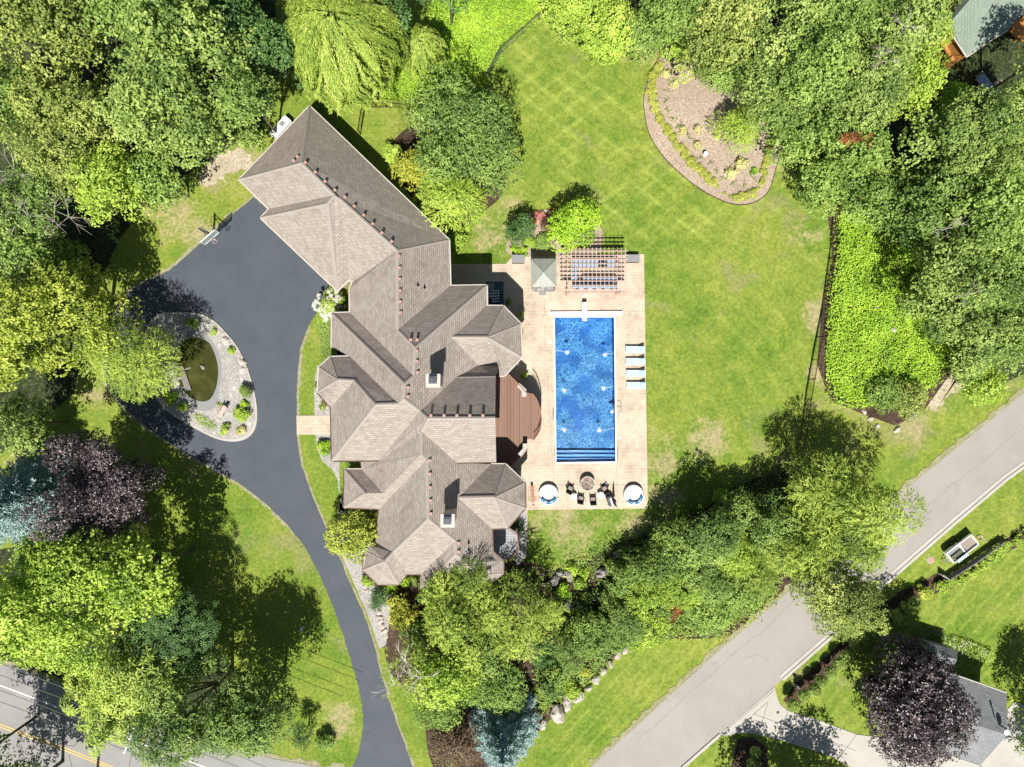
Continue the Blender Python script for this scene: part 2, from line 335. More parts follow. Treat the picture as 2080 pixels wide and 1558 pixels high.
def m_liner():
    t = NT("blue_liner_painted_caustics"); P = t.pos()
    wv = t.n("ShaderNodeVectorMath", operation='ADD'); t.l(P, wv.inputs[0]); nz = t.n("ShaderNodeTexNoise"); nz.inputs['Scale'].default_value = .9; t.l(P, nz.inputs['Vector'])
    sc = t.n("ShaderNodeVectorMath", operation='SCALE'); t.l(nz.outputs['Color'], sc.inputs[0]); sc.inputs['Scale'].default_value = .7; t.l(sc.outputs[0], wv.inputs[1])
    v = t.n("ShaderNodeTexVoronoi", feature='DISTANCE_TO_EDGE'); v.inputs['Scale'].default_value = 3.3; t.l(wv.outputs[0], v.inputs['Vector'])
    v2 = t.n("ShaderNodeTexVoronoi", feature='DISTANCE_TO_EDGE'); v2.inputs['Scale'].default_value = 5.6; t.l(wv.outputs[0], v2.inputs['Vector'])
    net = t.math('MAXIMUM', t.math('SUBTRACT', 1.0, t.ss(v.outputs['Distance'], .0, .12)), t.math('MULTIPLY', t.math('SUBTRACT', 1.0, t.ss(v2.outputs['Distance'], .0, .16)), .6))  # bright caustic network of sunlit water, painted into the liner colour
    net = t.math('MULTIPLY', net, t.math('ADD', .3, t.math('MULTIPLY', t.ss(t.noise(.6, 2, .5), .34, .56), .6)))  # noise fades the painted caustics into calmer patches
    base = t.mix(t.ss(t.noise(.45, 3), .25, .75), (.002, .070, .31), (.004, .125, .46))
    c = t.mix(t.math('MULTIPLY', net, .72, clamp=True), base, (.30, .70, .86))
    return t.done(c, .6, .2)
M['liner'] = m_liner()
M['step'] = plain("blue_vinyl_step", (.12, .34, .72), .5, var=.12, sc=2)
def m_water(name, tint, rough, bstr, scale, refl=.35):
    t = NT(name); n1 = t.noise(scale, 3, .6); n2 = t.noise(scale * 3, 2, .6)
    nb = t.bump(t.math('ADD', n1, t.math('MULTIPLY', n2, .5)), bstr, .12)
    tr = t.n("ShaderNodeBsdfTransparent"); tr.inputs[0].default_value = (*tint, 1)
    gl = t.n("ShaderNodeBsdfGlossy"); gl.inputs['Roughness'].default_value = rough; t.l(nb, gl.inputs['Normal'])
    fr = t.n("ShaderNodeFresnel"); fr.inputs[0].default_value = 1.33; t.l(nb, fr.inputs['Normal'])
    mx = t.n("ShaderNodeMixShader"); t.l(fr.outputs[0], mx.inputs[0]); t.l(tr.outputs[0], mx.inputs[1]); t.l(gl.outputs[0], mx.inputs[2]); t.l(mx.outputs[0], t.out.inputs[0]); return t.m
M['water'] = m_water("pool_water", (.86, .96, 1.0), .06, 1.0, 2.6)
def m_pond():
    t = NT("murky_pond_water"); c = t.mix(t.ss(t.noise(.9, 4), .45, .7), (.040, .045, .012), (.075, .075, .022)); return t.done(c, .12, .5, normal=t.bump(t.noise(3, 2), .1, .05))
M['pond'] = m_pond()
M['foam'] = plain("white_foam", (.85, .90, .93), .6, var=.03)

def m_leaf(name, stops, transl=.22, rough=.5, spec=.3):
    t = NT(name); a = t.n("ShaderNodeAttribute"); a.attribute_name = "tone"
    gain = 1.0 if max(stops[-1]) > .5 else 2.5
    gain = 2.5 if 'spruce' in name else 1.25 if 'purple' in name else gain
    stops = [(min(.7, q[0] * gain * (1.02 if gain < 2 or 'spruce' in name else 1.07)), min(.7, q[1] * gain * .97), q[2] * gain * (.95 if gain < 2 or 'spruce' in name else .88)) for q in stops]
    f = t.math('ADD', t.math('MULTIPLY', a.outputs['Fac'], .8), t.math('MULTIPLY', t.math('SUBTRACT', t.noise(.45, 2), .5), .7), clamp=True)
    n = len(stops); c = t.ramp(f, [(i / (n - 1), q) for i, q in enumerate(stops)])
    tc = t.mix(1.0, c, (1.3, 1.5, .7), 'MULTIPLY')
    return t.done(c, rough, spec, transl=transl, tcol=tc)
L = {}
L['maple'] = m_leaf("green_maple_leaf", [(.028, .055, .014), (.078, .125, .030), (.135, .192, .052), (.21, .265, .090)])
L['mid'] = m_leaf("mid_green_leaf", [(.026, .052, .010), (.072, .122, .026), (.125, .190, .046), (.20, .26, .08)])
L['bright'] = m_leaf("bright_green_leaf", [(.045, .085, .010), (.110, .175, .022), (.185, .26, .045), (.27, .34, .085)])
L['lime'] = m_leaf("lime_leaf", [(.045, .095, .006), (.105, .19, .012), (.165, .26, .022), (.24, .32, .05)])
L['yellow'] = m_leaf("yellow_green_leaf", [(.042, .068, .010), (.105, .145, .020), (.19, .23, .038), (.30, .32, .08)])
L['gold'] = m_leaf("golden_leaf", [(.08, .105, .012), (.155, .18, .024), (.24, .25, .045), (.30, .30, .09)])
L['olive'] = m_leaf("olive_leaf", [(.040, .062, .014), (.095, .130, .032), (.165, .205, .055), (.27, .30, .105)])
L['dark'] = m_leaf("dark_green_leaf", [(.014, .034, .010), (.030, .066, .018), (.052, .105, .030), (.09, .155, .045)])
L['cool'] = m_leaf("cool_green_leaf", [(.020, .044, .012), (.060, .105, .024), (.110, .168, .042), (.19, .245, .085)])
L['willow'] = m_leaf("willow_leaf", [(.045, .085, .012), (.110, .165, .026), (.185, .24, .055), (.30, .33, .12)])
L['hosta'] = m_leaf('hosta_leaf', [(.08, .10, .012), (.14, .17, .028), (.19, .21, .055), (.23, .24, .10)])
L['purple'] = m_leaf("purple_leaf", [(.010, .007, .010), (.040, .028, .034), (.105, .085, .090), (.27, .235, .23)], .1, .35, .55)
L['spruce'] = m_leaf("blue_spruce_needle", [(.04, .075, .072), (.115, .175, .17), (.19, .26, .255), (.28, .34, .335)], .05, .7, .2)
L['feather'] = m_leaf("feathery_leaf", [(.040, .072, .010), (.100, .152, .024), (.175, .235, .045), (.28, .32, .09)])
L['bramble'] = m_leaf("bramble_leaf", [(.05, .105, .008), (.115, .20, .016), (.185, .28, .030), (.26, .34, .06)])
L['rust'] = m_leaf("rusty_leaf", [(.05, .025, .010), (.10, .045, .016), (.16, .07, .022), (.19, .11, .04)])
L['brown'] = m_leaf("brown_dry_leaf", [(.022, .015, .010), (.05, .034, .024), (.09, .066, .045), (.15, .125, .085)])
L['white'] = m_leaf("white_blossom", [(.55, .56, .42), (.70, .70, .58), (.80, .80, .72), (.85, .85, .80)], .15)
L['cream'] = m_leaf("cream_variegated_leaf", [(.32, .36, .08), (.52, .52, .20), (.68, .65, .32), (.75, .72, .45)], .2)
L['pink'] = m_leaf("pink_flower", [(.40, .10, .08), (.55, .20, .16), (.62, .33, .30), (.70, .50, .48)], .2)
L['orange'] = m_leaf("orange_flower", [(.40, .07, .01), (.55, .12, .012), (.65, .20, .02), (.70, .35, .06)], .2)

# ------------------------------------------------------------------ foliage meshes
def unit(a): return a / np.maximum(np.linalg.norm(a, axis=1, keepdims=True), 1e-9)
def leaf_mesh(name, P, N, T, ln, wd, tone, m, fold=.0):
    """one rhombic leaf (two triangles sharing the midrib) per point"""
    n = len(P); N = unit(N); T = unit(T - N * np.sum(T * N, axis=1, keepdims=True)); B = np.cross(N, T)
    ln = np.broadcast_to(np.asarray(ln, float), (n,))[:, None]; wd = np.broadcast_to(np.asarray(wd, float), (n,))[:, None]
    v = np.empty((n, 4, 3)); v[:, 0] = P - T * ln * .5; v[:, 1] = P + B * wd * .5 + T * ln * .05 + N * wd * .18; v[:, 2] = P + T * ln * .5 - N * ln * .08; v[:, 3] = P - B * wd * .5 + T * ln * .05 + N * wd * .18
    me = bpy.data.meshes.new(name)
    me.vertices.add(n * 4); me.vertices.foreach_set("co", v.reshape(-1).astype(np.float32))
    tri = np.array([[0, 1, 2], [0, 2, 3]]); idx = (np.arange(n)[:, None, None] * 4 + tri[None]).reshape(-1)
    me.loops.add(n * 6); me.loops.foreach_set("vertex_index", idx.astype(np.int32))
    me.polygons.add(n * 2); me.polygons.foreach_set("loop_start", (np.arange(n * 2) * 3).astype(np.int32)); 
    try: me.polygons.foreach_set("loop_total", np.full(n * 2, 3, np.int32))
    except Exception: pass
    me.update(calc_edges=True)
    at = me.attributes.new("tone", 'FLOAT', 'FACE'); at.data.foreach_set("value", np.repeat(np.clip(tone, 0, 1), 2).astype(np.float32))
    me.materials.append(m); return me
def sph(r, n, up=0.0):
    d = r.normal(size=(n, 3)); d = unit(d); d[:, 2] += up; return unit(d)
def crown(name, r, R, Rz, m, leaf=.30, style='broad', cov=2.0, lobes=None, lr=None, sx=1.0, sy=1.0, ang=0.0, gaps=.0):
    """crown of leaf clusters; centre at origin. Lobes sit on an uneven dome, clusters on the lobes."""
    if lr is None: lr = (min(.5 * R, .65 + .04 * R), min(.75 * R, 1.55 + .17 * R))
    mean = (lr[0] + lr[1]) / 2
    nl = lobes if lobes else max(5, int(1.15 * 2.4 * R * max(R, Rz) / mean ** 2 + 3))
    D = sph(r, nl, .25); D[:, 2] = np.where(D[:, 2] < -.45, -D[:, 2], D[:, 2])
    az = np.arctan2(D[:, 1], D[:, 0]); ph = r.uniform(0, 6.28, 4)
    out = 1 + .13 * np.sin(2 * az + ph[0]) + .10 * np.sin(3 * az + ph[1]) + .08 * np.sin(5 * az + ph[2])
    u = r.uniform(.42, 1.0, nl) ** .6; lrs = r.uniform(lr[0], lr[1], nl)
    C = D * np.stack([(R - lrs * .6) * out, (R - lrs * .6) * out, np.full(nl, max(Rz - mean * .5, .3 * Rz))], 1) * u[:, None]
    C[:, 2] += r.normal(size=nl) * .20 * Rz
    tot = cov * 4 * math.pi * R * R * .62 / (leaf * leaf * .42); k = 5; nc = int(min(tot, 80000) / k)
    w = lrs ** 2; li = r.choice(nl, nc, p=w / w.sum())
    d = sph(r, nc, .35); rad = np.where(r.random(nc) < .8, r.uniform(.84, 1.03, nc), r.uniform(.4, 1.0, nc))
    Q = C[li] + d * (lrs[li] * rad)[:, None] * np.array([1, 1, .72])
    e = np.linalg.norm(Q / np.array([R, R, Rz]), axis=1); keep = (e > .42) | (r.random(nc) < .12)
    if gaps: 
        g = np.sin(Q[:, 0] * 1.7 + ph[0]) * np.sin(Q[:, 1] * 1.9 + ph[1]) + .5 * np.sin(Q[:, 0] * 3.1 + Q[:, 1] * 2.3 + ph[2]); keep &= (g > -1 + gaps)
    Q, d, li = Q[keep], d[keep], li[keep]; nc = len(Q)
    cn = unit(d * .9 + .22 * r.normal(size=(nc, 3)) + np.array([0, -.2, .7])); lt = r.normal(size=nl) * .17; ct = r.normal(size=nc) * .12
    if style == 'broad':
        P = np.repeat(Q, k, 0) + r.normal(size=(nc * k, 3)) * leaf * .6 * np.array([1, 1, .45]); N = np.repeat(cn, k, 0) + .28 * r.normal(size=(nc * k, 3)); T = r.normal(size=(nc * k, 3)); ln, wd = leaf * r.uniform(.7, 1.25, nc * k), leaf * r.uniform(.55, .9, nc * k)
    elif style == 'star':                              # palmate whorls
        a = np.tile(np.arange(k) * 2 * math.pi / k, nc) + np.repeat(r.uniform(0, 6.28, nc), k); NN = np.repeat(unit(cn + np.array([0, 0, .8])), k, 0)
        e1 = unit(np.cross(NN, np.array([0.3, 1, 0.2]))); e2 = np.cross(NN, e1); T = e1 * np.cos(a)[:, None] + e2 * np.sin(a)[:, None] - NN * .35
        P = np.repeat(Q, k, 0) + T * leaf * .6; N = NN + .12 * r.normal(size=(nc * k, 3)); ln, wd = leaf * r.uniform(1.0, 1.4, nc * k), leaf * r.uniform(.28, .4, nc * k)
    else:                                              # feather: narrow leaves fanning outwards along twigs
        o = unit(np.repeat(d, k, 0) * np.array([1, 1, .4]) + np.array([0, 0, -.15])); t_ = np.tile(np.linspace(-.9, .9, k), nc)
        P = np.repeat(Q, k, 0) + o * (t_ * leaf * .9)[:, None] + r.normal(size=(nc * k, 3)) * leaf * .22; T = o + .45 * r.normal(size=(nc * k, 3)); N = np.repeat(cn, k, 0) + np.array([0, 0, .5]) + .35 * r.normal(size=(nc * k, 3)); ln, wd = leaf * r.uniform(.9, 1.5, nc * k), leaf * r.uniform(.22, .38, nc * k)
    tone = .5 + np.repeat(lt[li] + ct, k) + r.normal(size=nc * k) * .16
    ca, sa = math.cos(ang), math.sin(ang); Rm = np.array([[ca, sa, 0], [-sa, ca, 0], [0, 0, 1]])
    P = (P * np.array([sx, sy, 1])) @ Rm
    return leaf_mesh(name, P, N @ Rm, T @ Rm, ln, wd, tone, m), C * np.array([sx, sy, 1]) @ Rm
def willow_mesh(name, r, R, Rz, m, n=520):
    Ps, Ts, tn = [], [], []
    for i in range(n):
        az = r.uniform(0, 6.283); az = az + .16 * math.sin(az * 13); t = math.sqrt(r.uniform(.0, 1)); t = min(1, t + .07 * math.sin(az * 13 + 1) * t); out = 1 + .12 * math.sin(3 * az + 1) + .10 * math.sin(5 * az); cl = round(az * 2.2) / 2.2
        x0 = R * t * .78 * out; z0 = Rz * math.sqrt(max(0, 1 - (t * .86) ** 2)); L_ = r.uniform(.35, .8) * (Rz * .9 + z0) * (.5 + .6 * t); sp = r.uniform(.5, 1.5); k = int(L_ / .17) + 3; tone = r.normal() * .14 + .12 * math.sin(cl * 7)
        s_ = np.linspace(0, L_, k); rr = x0 + sp * (1 - np.exp(-s_ / 1.1)); zz = z0 - np.maximum(s_ - .5, 0) * .93 + .15 * np.minimum(s_, .6); a2 = az + .06 * np.sin(s_ * 1.3 + az * 9)
        P = np.stack([rr * np.cos(a2), rr * np.sin(a2), zz], 1); T = np.gradient(P, axis=0); Ps.append(P); Ts.append(T); tn.append(np.full(k, .5 + tone))
    P = np.repeat(np.concatenate(Ps), 3, 0); T = np.repeat(np.concatenate(Ts), 3, 0); tn = np.repeat(np.concatenate(tn), 3); n2 = len(P)
    P = P + r.normal(size=P.shape) * .09; T = unit(T) + .30 * r.normal(size=P.shape); N = unit(P * np.array([1, 1, .3])) + np.array([0, 0, .8]) + .4 * r.normal(size=P.shape)
    return leaf_mesh(name, P, N, T, r.uniform(.28, .5, n2), r.uniform(.05, .10, n2), tn + r.normal(size=n2) * .14, m)
def spruce_mesh(name, r, R, Hh, m, levels=20, tuft=.26):
    Ps, Ts = [], []
    for lv in range(levels):
        f = lv / (levels - 1); rr = R * (.06 + 1.0 * f ** .6 * .94); z = Hh * (1 - f); nb = int(6 + 15 * f)
        for b in range(nb):
            az = 2 * math.pi * (b + r.uniform(-.35, .35)) / nb + lv; rl = rr * r.uniform(.82, 1.08); k = max(3, int(rl / .13)); s_ = np.linspace(.12, 1, k)
            base = np.stack([math.cos(az) * rl * s_, math.sin(az) * rl * s_, z - .22 * rl * s_ ** 1.5 + .10 * rl * s_ ** 4], 1)
            for side in (-1, 0, 1):
                wv = (.05 + .32 * (1 - s_) * s_ * 2.2) * rl * side * .55; q = base.copy(); q[:, 0] -= math.sin(az) * wv; q[:, 1] += math.cos(az) * wv
                Ps.append(q); Ts.append(np.tile([math.cos(az + side * .7), math.sin(az + side * .7), .12], (k, 1)))
    P = np.repeat(np.concatenate(Ps), 3, 0); T = np.repeat(np.concatenate(Ts), 3, 0); n2 = len(P)
    P = P + r.normal(size=P.shape) * .07; T = T + .55 * r.normal(size=P.shape); N = np.array([0, -.25, 1.0]) + .5 * r.normal(size=P.shape)
    return leaf_mesh(name, P, N, T, tuft * r.uniform(.7, 1.3, n2), tuft * r.uniform(.2, .36, n2), .45 + r.normal(size=n2) * .2, m)
def cover_mesh(name, r, poly, m, leaf=.3, dens=40, hgt=.7, off=0.0, edge=.3):
    """low vegetation filling a world polygon, on the terrain"""
    A = np.array([q[:2] for q in poly]); lo, hi = A.min(0), A.max(0); n = int((hi[0] - lo[0]) * (hi[1] - lo[1]) * dens)
    X = r.uniform(lo[0], hi[0], n); Y = r.uniform(lo[1], hi[1], n); xj = X + r.normal(size=n) * edge; yj = Y + r.normal(size=n) * edge
    ins = np.zeros(n, bool); j = len(A) - 1
    for i in range(len(A)):
        xi, yi = A[i]; xk, yk = A[j]; c = ((yi > yj) != (yk > yj)) & (xj < (xk - xi) * (yj - yi) / (yk - yi + 1e-12) + xi); ins ^= c; j = i
    X, Y = X[ins], Y[ins]; n = len(X); ph = r.uniform(0, 6.28, 6)
    hm = np.zeros(n)
    for q in range(9):
        th = r.uniform(0, 6.283); fq = (.5, .8, 1.1, 1.6, 2.1, 2.8, 3.6, 4.5, 5.6)[q]; hm += np.sin((X * math.cos(th) + Y * math.sin(th)) * fq + r.uniform(0, 6.28) + 1.2 * np.sin(X * fq * .4 + q) ) * (.9 / (1 + q * .35))
    hm = .62 + .22 * hm
    g = np.array([gz(x, y) for x, y in zip(X, Y)]); u = r.random(n) ** .5; Z = g + off + hgt * np.clip(hm, .15, 1.4) * u
    P = np.stack([X, Y, Z], 1); N = np.array([0, -.2, 1.1]) + .42 * r.normal(size=(n, 3)); T = r.normal(size=(n, 3)); 
    tone = .45 + .14 * np.sin(X * .9 + 2 * np.sin(Y * .5) + ph[4]) * np.sin(Y * .8 + ph[5]) + r.normal(size=n) * .18
    return leaf_mesh(name, P, N, T, leaf * r.uniform(.7, 1.5, n), leaf * r.uniform(.45, .8, n), tone, m)
def cover(name, px, m, label, cat, kind=None, seed=1, loc=None, **kw):
    poly = [tuple(G(a, b, kw.get('hgt', .7) * .6))[:2] for a, b in px]; c = loc or (sum(p[0] for p in poly) / len(poly), sum(p[1] for p in poly) / len(poly)); z = gz(*c[:2])
    me = cover_mesh(name, np.random.default_rng(seed), poly, m, **kw)
    o = bpy.data.objects.new(name, me); col.objects.link(o); me.transform(Matrix.Translation((-c[0], -c[1], -z))); o.location = (c[0], c[1], z)
    return tag(o, label, cat, kind=kind)

seed_ = [100]
def trunk_mb(base, cz, C, R, rt, n=7):
    mb = MB(); b = Vector(base); top = Vector((b.x + .1 * R * math.sin(cz), b.y + .08 * R, b.z + cz * 1.02))
    mb.tube([b - Vector((0, 0, .2)), b + Vector((0, 0, .3)), b + (top - b) * .55, top], rt, 8, rt * .35)
    idx = sorted(range(len(C)), key=lambda i: -abs(C[i][0]) - abs(C[i][1]))[:n * 3:3]
    for i in idx:
        e = b + Vector((C[i][0], C[i][1], cz + C[i][2])); s_ = b + (top - b) * random.Random(i).uniform(.35, .8); mid = (s_ + e) / 2 + Vector((0, 0, .12 * R))
        mb.tube([s_, mid, e], rt * .42, 5, rt * .12)
    return mb
def tree(px, py, rp, h, m, label, name='broadleaf_tree', cat='tree', style='broad', leaf=.30, flat=1.2, cov=2.0, rt=None, bark='bark', group=None, sx=1.0, sy=1.0, ang=0.0, gaps=0.0, lr=None, lobes=None, crown_name='crown'):
    """px,py,rp: apparent centre and radius in the photo; h: height of the crown's top over the ground"""
    seed_[0] += 1; r = np.random.default_rng(seed_[0]); z = 0.0; R = rp * S
    for _ in range(10):
        Rz = min(R * flat, h * .47); zc = z + h - Rz; x, y = W(px, py, zc + .25 * Rz); z = gz(x, y); R = rp * S * (1 - (zc + .25 * Rz) / H)
    root = thing(name, label, cat, (x, y, z), group)
    leaf *= random.Random(seed_[0]).uniform(.72, 1.0)
    me, C = crown(crown_name, r, R, Rz, m, leaf, style, cov, lobes, lr, sx, sy, ang, gaps)
    me.transform(Matrix.Translation((0, 0, h - Rz))); o = bpy.data.objects.new(crown_name, me); col.objects.link(o); o.parent = root
    part(root, 'trunk', trunk_mb((x, y, z), h - Rz, C, R, rt or (.07 + .035 * R)), M[bark], True)
    return root
def bush(px, py, rp, h, m, label, name='shrub', cat='shrub', style='broad', leaf=.16, cov=2.2, group=None, sx=1, sy=1, ang=0, ball=False, stem=True):
    seed_[0] += 1; r = np.random.default_rng(seed_[0]); z = 0.0; R = rp * S
    for _ in range(10): x, y = W(px, py, z + h * .55); z = gz(x, y); R = rp * S * (1 - (z + h * .55) / H)
    Rz = h * .5
    if ball: me, C = crown('foliage', r, R, Rz, m, leaf, style, cov, 5, (R * .62, R * .72), sx, sy, ang)
    else: me, C = crown('foliage', r, R, Rz, m, leaf, style, cov, max(6, int(10 * R)), (min(R * .32, .6), min(.5 * R, .9)), sx, sy, ang)
    me.transform(Matrix.Translation((0, 0, Rz * 1.02)))
    root = thing(name, label, cat, (x, y, z), group)
    o = bpy.data.objects.new('foliage', me); col.objects.link(o); o.parent = root
    if stem: part(root, 'stem', MB().tube([(x, y, z - .1), (x, y, z + h * .6)], .05 + .03 * R, 6, .03), M['bark'])
    return root
def spruce(px, py, rp, h, m, label, tuft=.26):
    seed_[0] += 1; r = np.random.default_rng(seed_[0]); z = 0.0
    for _ in range(10): x, y = W(px, py, z + h * .4); z = gz(x, y); R = rp * S * (1 - (z + h * .3) / H)
    root = thing('spruce_tree', label, 'tree', (x, y, z)); me = spruce_mesh('crown', r, R, h - .4, m, tuft=tuft); me.transform(Matrix.Translation((0, 0, .5)))
    o = bpy.data.objects.new('crown', me); col.objects.link(o); o.parent = root
    part(root, 'trunk', MB().tube([(x, y, z - .2), (x, y, z + h - .5)], .2, 8, .03), M['bark'], True); return root
def dead_branches(root, pts, seed, n=6, ln=2.0, m='deadwood', name='dead_branch'):
    rr = random.Random(seed); mb = MB()
    for (px, py, z) in pts:
        c = P3(px, py, z)
        for i in range(n):
            a = rr.uniform(0, 6.28); l = ln * rr.uniform(.5, 1.1); e = c + Vector((math.cos(a) * l, math.sin(a) * l, rr.uniform(-.1, .5))); md = (c + e) / 2 + Vector((rr.uniform(-.3, .3), rr.uniform(-.3, .3), rr.uniform(.1, .5)))
            mb.tube([c - Vector((0, 0, 1.5)), c, md, e], .035, 4, .012)
            for q in range(3):
                a2 = a + rr.uniform(-1, 1); e2 = md + Vector((math.cos(a2), math.sin(a2), .2)) * l * .4; mb.tube([md, e2], .018, 3, .006)
    return part(root, name, mb, M[m])

# ------------------------------------------------------------------ ground sheets
def axis_lines(lo, hi, fine, c0, c1, coarse=9.0):
    a = [lo]
    while a[-1] < hi:
        q = a[-1]; a.append(round(q + (fine if c0 - .01 <= q < c1 else min(coarse, (c0 - q) if q < c0 else coarse)), 4))
    return a
GX = axis_lines(-230, 230, .8, -13.6, 0.0); GY = axis_lines(-230, 230, 1.0, -20.0, -8.0)
PX0, PY0 = W(1125.3, 643.5, -3); PX1, PY1 = W(1248.3, 643.5, -3); PX2, PY2 = W(1251.4, 938.5, -3); PX3, PY3 = W(1128.8, 940, -3)
hole = (PX0 - .5, PX2 + .5, PY3 - .5, PY0 + .5)
GX = sorted(set(GX + [hole[0], hole[1]])); GY = sorted(set(GY + [hole[2], hole[3]]))
mb = MB(); vv = [(x, y, gz(x, y)) for y in GY for x in GX]; nx = len(GX); ff = []
for j in range(len(GY) - 1):
    for i in range(nx - 1):
        cx, cy = (GX[i] + GX[i + 1]) / 2, (GY[j] + GY[j + 1]) / 2
        if hole[0] < cx < hole[1] and hole[2] < cy < hole[3]: continue
        a = j * nx + i; ff.append((a, a + 1, a + nx + 1, a + nx))
mb.add(vv, ff); solo('lawn', mb, M['lawn'], kind='structure')
def drape(name, px, m, off, kind='structure', world_pts=False, skirt=0.0, link=True, jit=0.0):
    if jit:                                            # slightly crumbled edge
        rj = random.Random(len(px)); q_ = []
        for i in range(len(px)):
            a, b = px[i], px[(i + 1) % len(px)]; L_ = math.hypot(b[0] - a[0], b[1] - a[1]); k = int(min(40, L_ / 9)) + 1 if L_ < 900 else 1
            for j in range(k): q_.append((a[0] + (b[0] - a[0]) * j / k + rj.gauss(0, jit), a[1] + (b[1] - a[1]) * j / k + rj.gauss(0, jit)))
        px = q_
    pts = [Vector(q) for q in px] if world_pts else [G(a, b, off) for a, b in px]
    bm = bmesh.new(); vs_ = [bm.verts.new((p.x, p.y, 0)) for p in pts]
    f = bm.faces.new(vs_); bmesh.ops.triangulate(bm, faces=[f])
    xs = [p.x for p in pts]; ys = [p.y for p in pts]
    if max(xs) > -13.6 and min(xs) < 0:
        for c in GX:
            if min(xs) < c < max(xs) and -13.7 < c < 0.1: bmesh.ops.bisect_plane(bm, geom=bm.verts[:] + bm.edges[:] + bm.faces[:], plane_co=(c, 0, 0), plane_no=(1, 0, 0))
        if min(ys) < -8:
            for c in GY:
                if min(ys) < c < max(ys) and -20.1 < c < -7.9: bmesh.ops.bisect_plane(bm, geom=bm.verts[:] + bm.edges[:] + bm.faces[:], plane_co=(0, c, 0), plane_no=(0, 1, 0))
    for v in bm.verts: v.co.z = gz(v.co.x, v.co.y) + off
    if skirt:
        be = [e for e in bm.edges if e.is_boundary]; r_ = bmesh.ops.extrude_edge_only(bm, edges=be)
        for v in r_['geom']:
            if isinstance(v, bmesh.types.BMVert): v.co.z -= skirt
    bm.normal_update()
    for f in bm.faces:
        if f.normal.z < 0 and abs(f.normal.z) > .3: f.normal_flip()
    me = bpy.data.meshes.new(name); bm.to_mesh(me); bm.free(); me.materials.append(m)
    o = bpy.data.objects.new(name, me); col.objects.link(o)
    if kind: o['kind'] = kind
    return o

# ------------------------------------------------------------------ setting: paved surfaces and beds
DRIVE = [(515, 400), (545, 425), (600, 505), (668, 572), (668, 590), (640, 640), (622, 672), (610, 710), (604, 760), (602, 845), (604, 900), (612, 945), (626, 985), (645, 1035), (668, 1085), (692, 1140), (720, 1205), (745, 1262), (760, 1310), (772, 1360), (786, 1410), (806, 1470), (826, 1520), (842, 1575), (708, 1575), (728, 1530), (738, 1480), (736, 1430), (722, 1370), (700, 1300), (676, 1230), (648, 1165), (618, 1108), (578, 1060), (535, 1020), (490, 985), (440, 955), (385, 925), (330, 890), (280, 855), (245, 820), (215, 775), (212, 735), (222, 680), (238, 625), (262, 592), (300, 570), (345, 548), (395, 505), (450, 455)]
drape('driveway_edge', [(p[0] + (6 if p[0] > 600 and p[1] > 640 else -6) * (0 if p[1] < 600 and p[0] > 500 else 1), p[1] + (-4 if p[1] < 600 else 3)) for p in DRIVE], M['edge'], .02, jit=1.6)
drape('driveway', DRIVE, M['drive'], .035, jit=.55)
drape('walkway', [(602, 844), (676, 844), (676, 883), (603, 883)], M['patio'], .07, skirt=.08)
gravel_strips = [
    [(645, 742), (690, 742), (690, 1035), (700, 1040), (688, 1000), (686, 975), (676, 955), (655, 937), (644, 912), (640, 880), (638, 800), (640, 765)],
    [(690, 1020), (745, 1095), (770, 1195), (795, 1200), (792, 1260), (784, 1310), (770, 1318), (752, 1262), (728, 1205), (700, 1142), (680, 1095)],
    [(1062, 1030), (1072, 1030), (1070, 1130), (1050, 1150), (1040, 1120), (1040, 1060)]]
for g in gravel_strips: drape('gravel_bed', g, M['gravel'], .05)
drape('mulch_bed', smooth_poly([(1340, 120), (1312, 170), (1308, 220), (1318, 270), (1345, 315), (1390, 360), (1440, 395), (1490, 415), (1530, 412), (1560, 390), (1575, 345), (1590, 290), (1590, 240), (1560, 200), (1480, 160), (1440, 110), (1380, 70)]), M['mulch'], .03, jit=.5)
drape('mulch_bed', smooth_poly([(1150, 1160), (1240, 1110), (1330, 1080), (1420, 1040), (1500, 985), (1640, 960), (1660, 1100), (1590, 1200), (1480, 1290), (1330, 1300), (1240, 1345), (1150, 1430), (1100, 1480), (1040, 1545), (960, 1600), (905, 1600), (870, 1530), (858, 1440), (815, 1390), (785, 1345), (780, 1200), (900, 1170), (1050, 1140)]), M['darkmulch'], .03)
drape('flower_bed', smooth_poly([(1040, 520), (1040, 470), (1070, 435), (1130, 425), (1200, 440), (1225, 480), (1200, 520)]), M['mulch'], .03, jit=.5)
drape('flower_bed', smooth_poly([(790, 300), (850, 250), (950, 262), (1020, 340), (1020, 395), (955, 450), (915, 462), (860, 425), (800, 355)]), M['darkmulch'], .03)
drape('bramble_bed', [(1680, 420), (1760, 380), (1960, 560), (1990, 700), (1930, 760), (1880, 830), (1820, 865), (1750, 840), (1685, 812), (1660, 740), (1668, 640), (1690, 520)], M['darkmulch'], .03)
drape('bare_soil', smooth_poly([(405, 360), (430, 320), (470, 300), (512, 312), (505, 345), (470, 352), (440, 372), (415, 378)]), M['sand'], .015, jit=3)
drape('bare_soil', smooth_poly([(1905, 780), (1930, 757), (1950, 762), (1960, 790), (1930, 800), (1900, 830), (1880, 815)]), M['sand'], .015, jit=3)
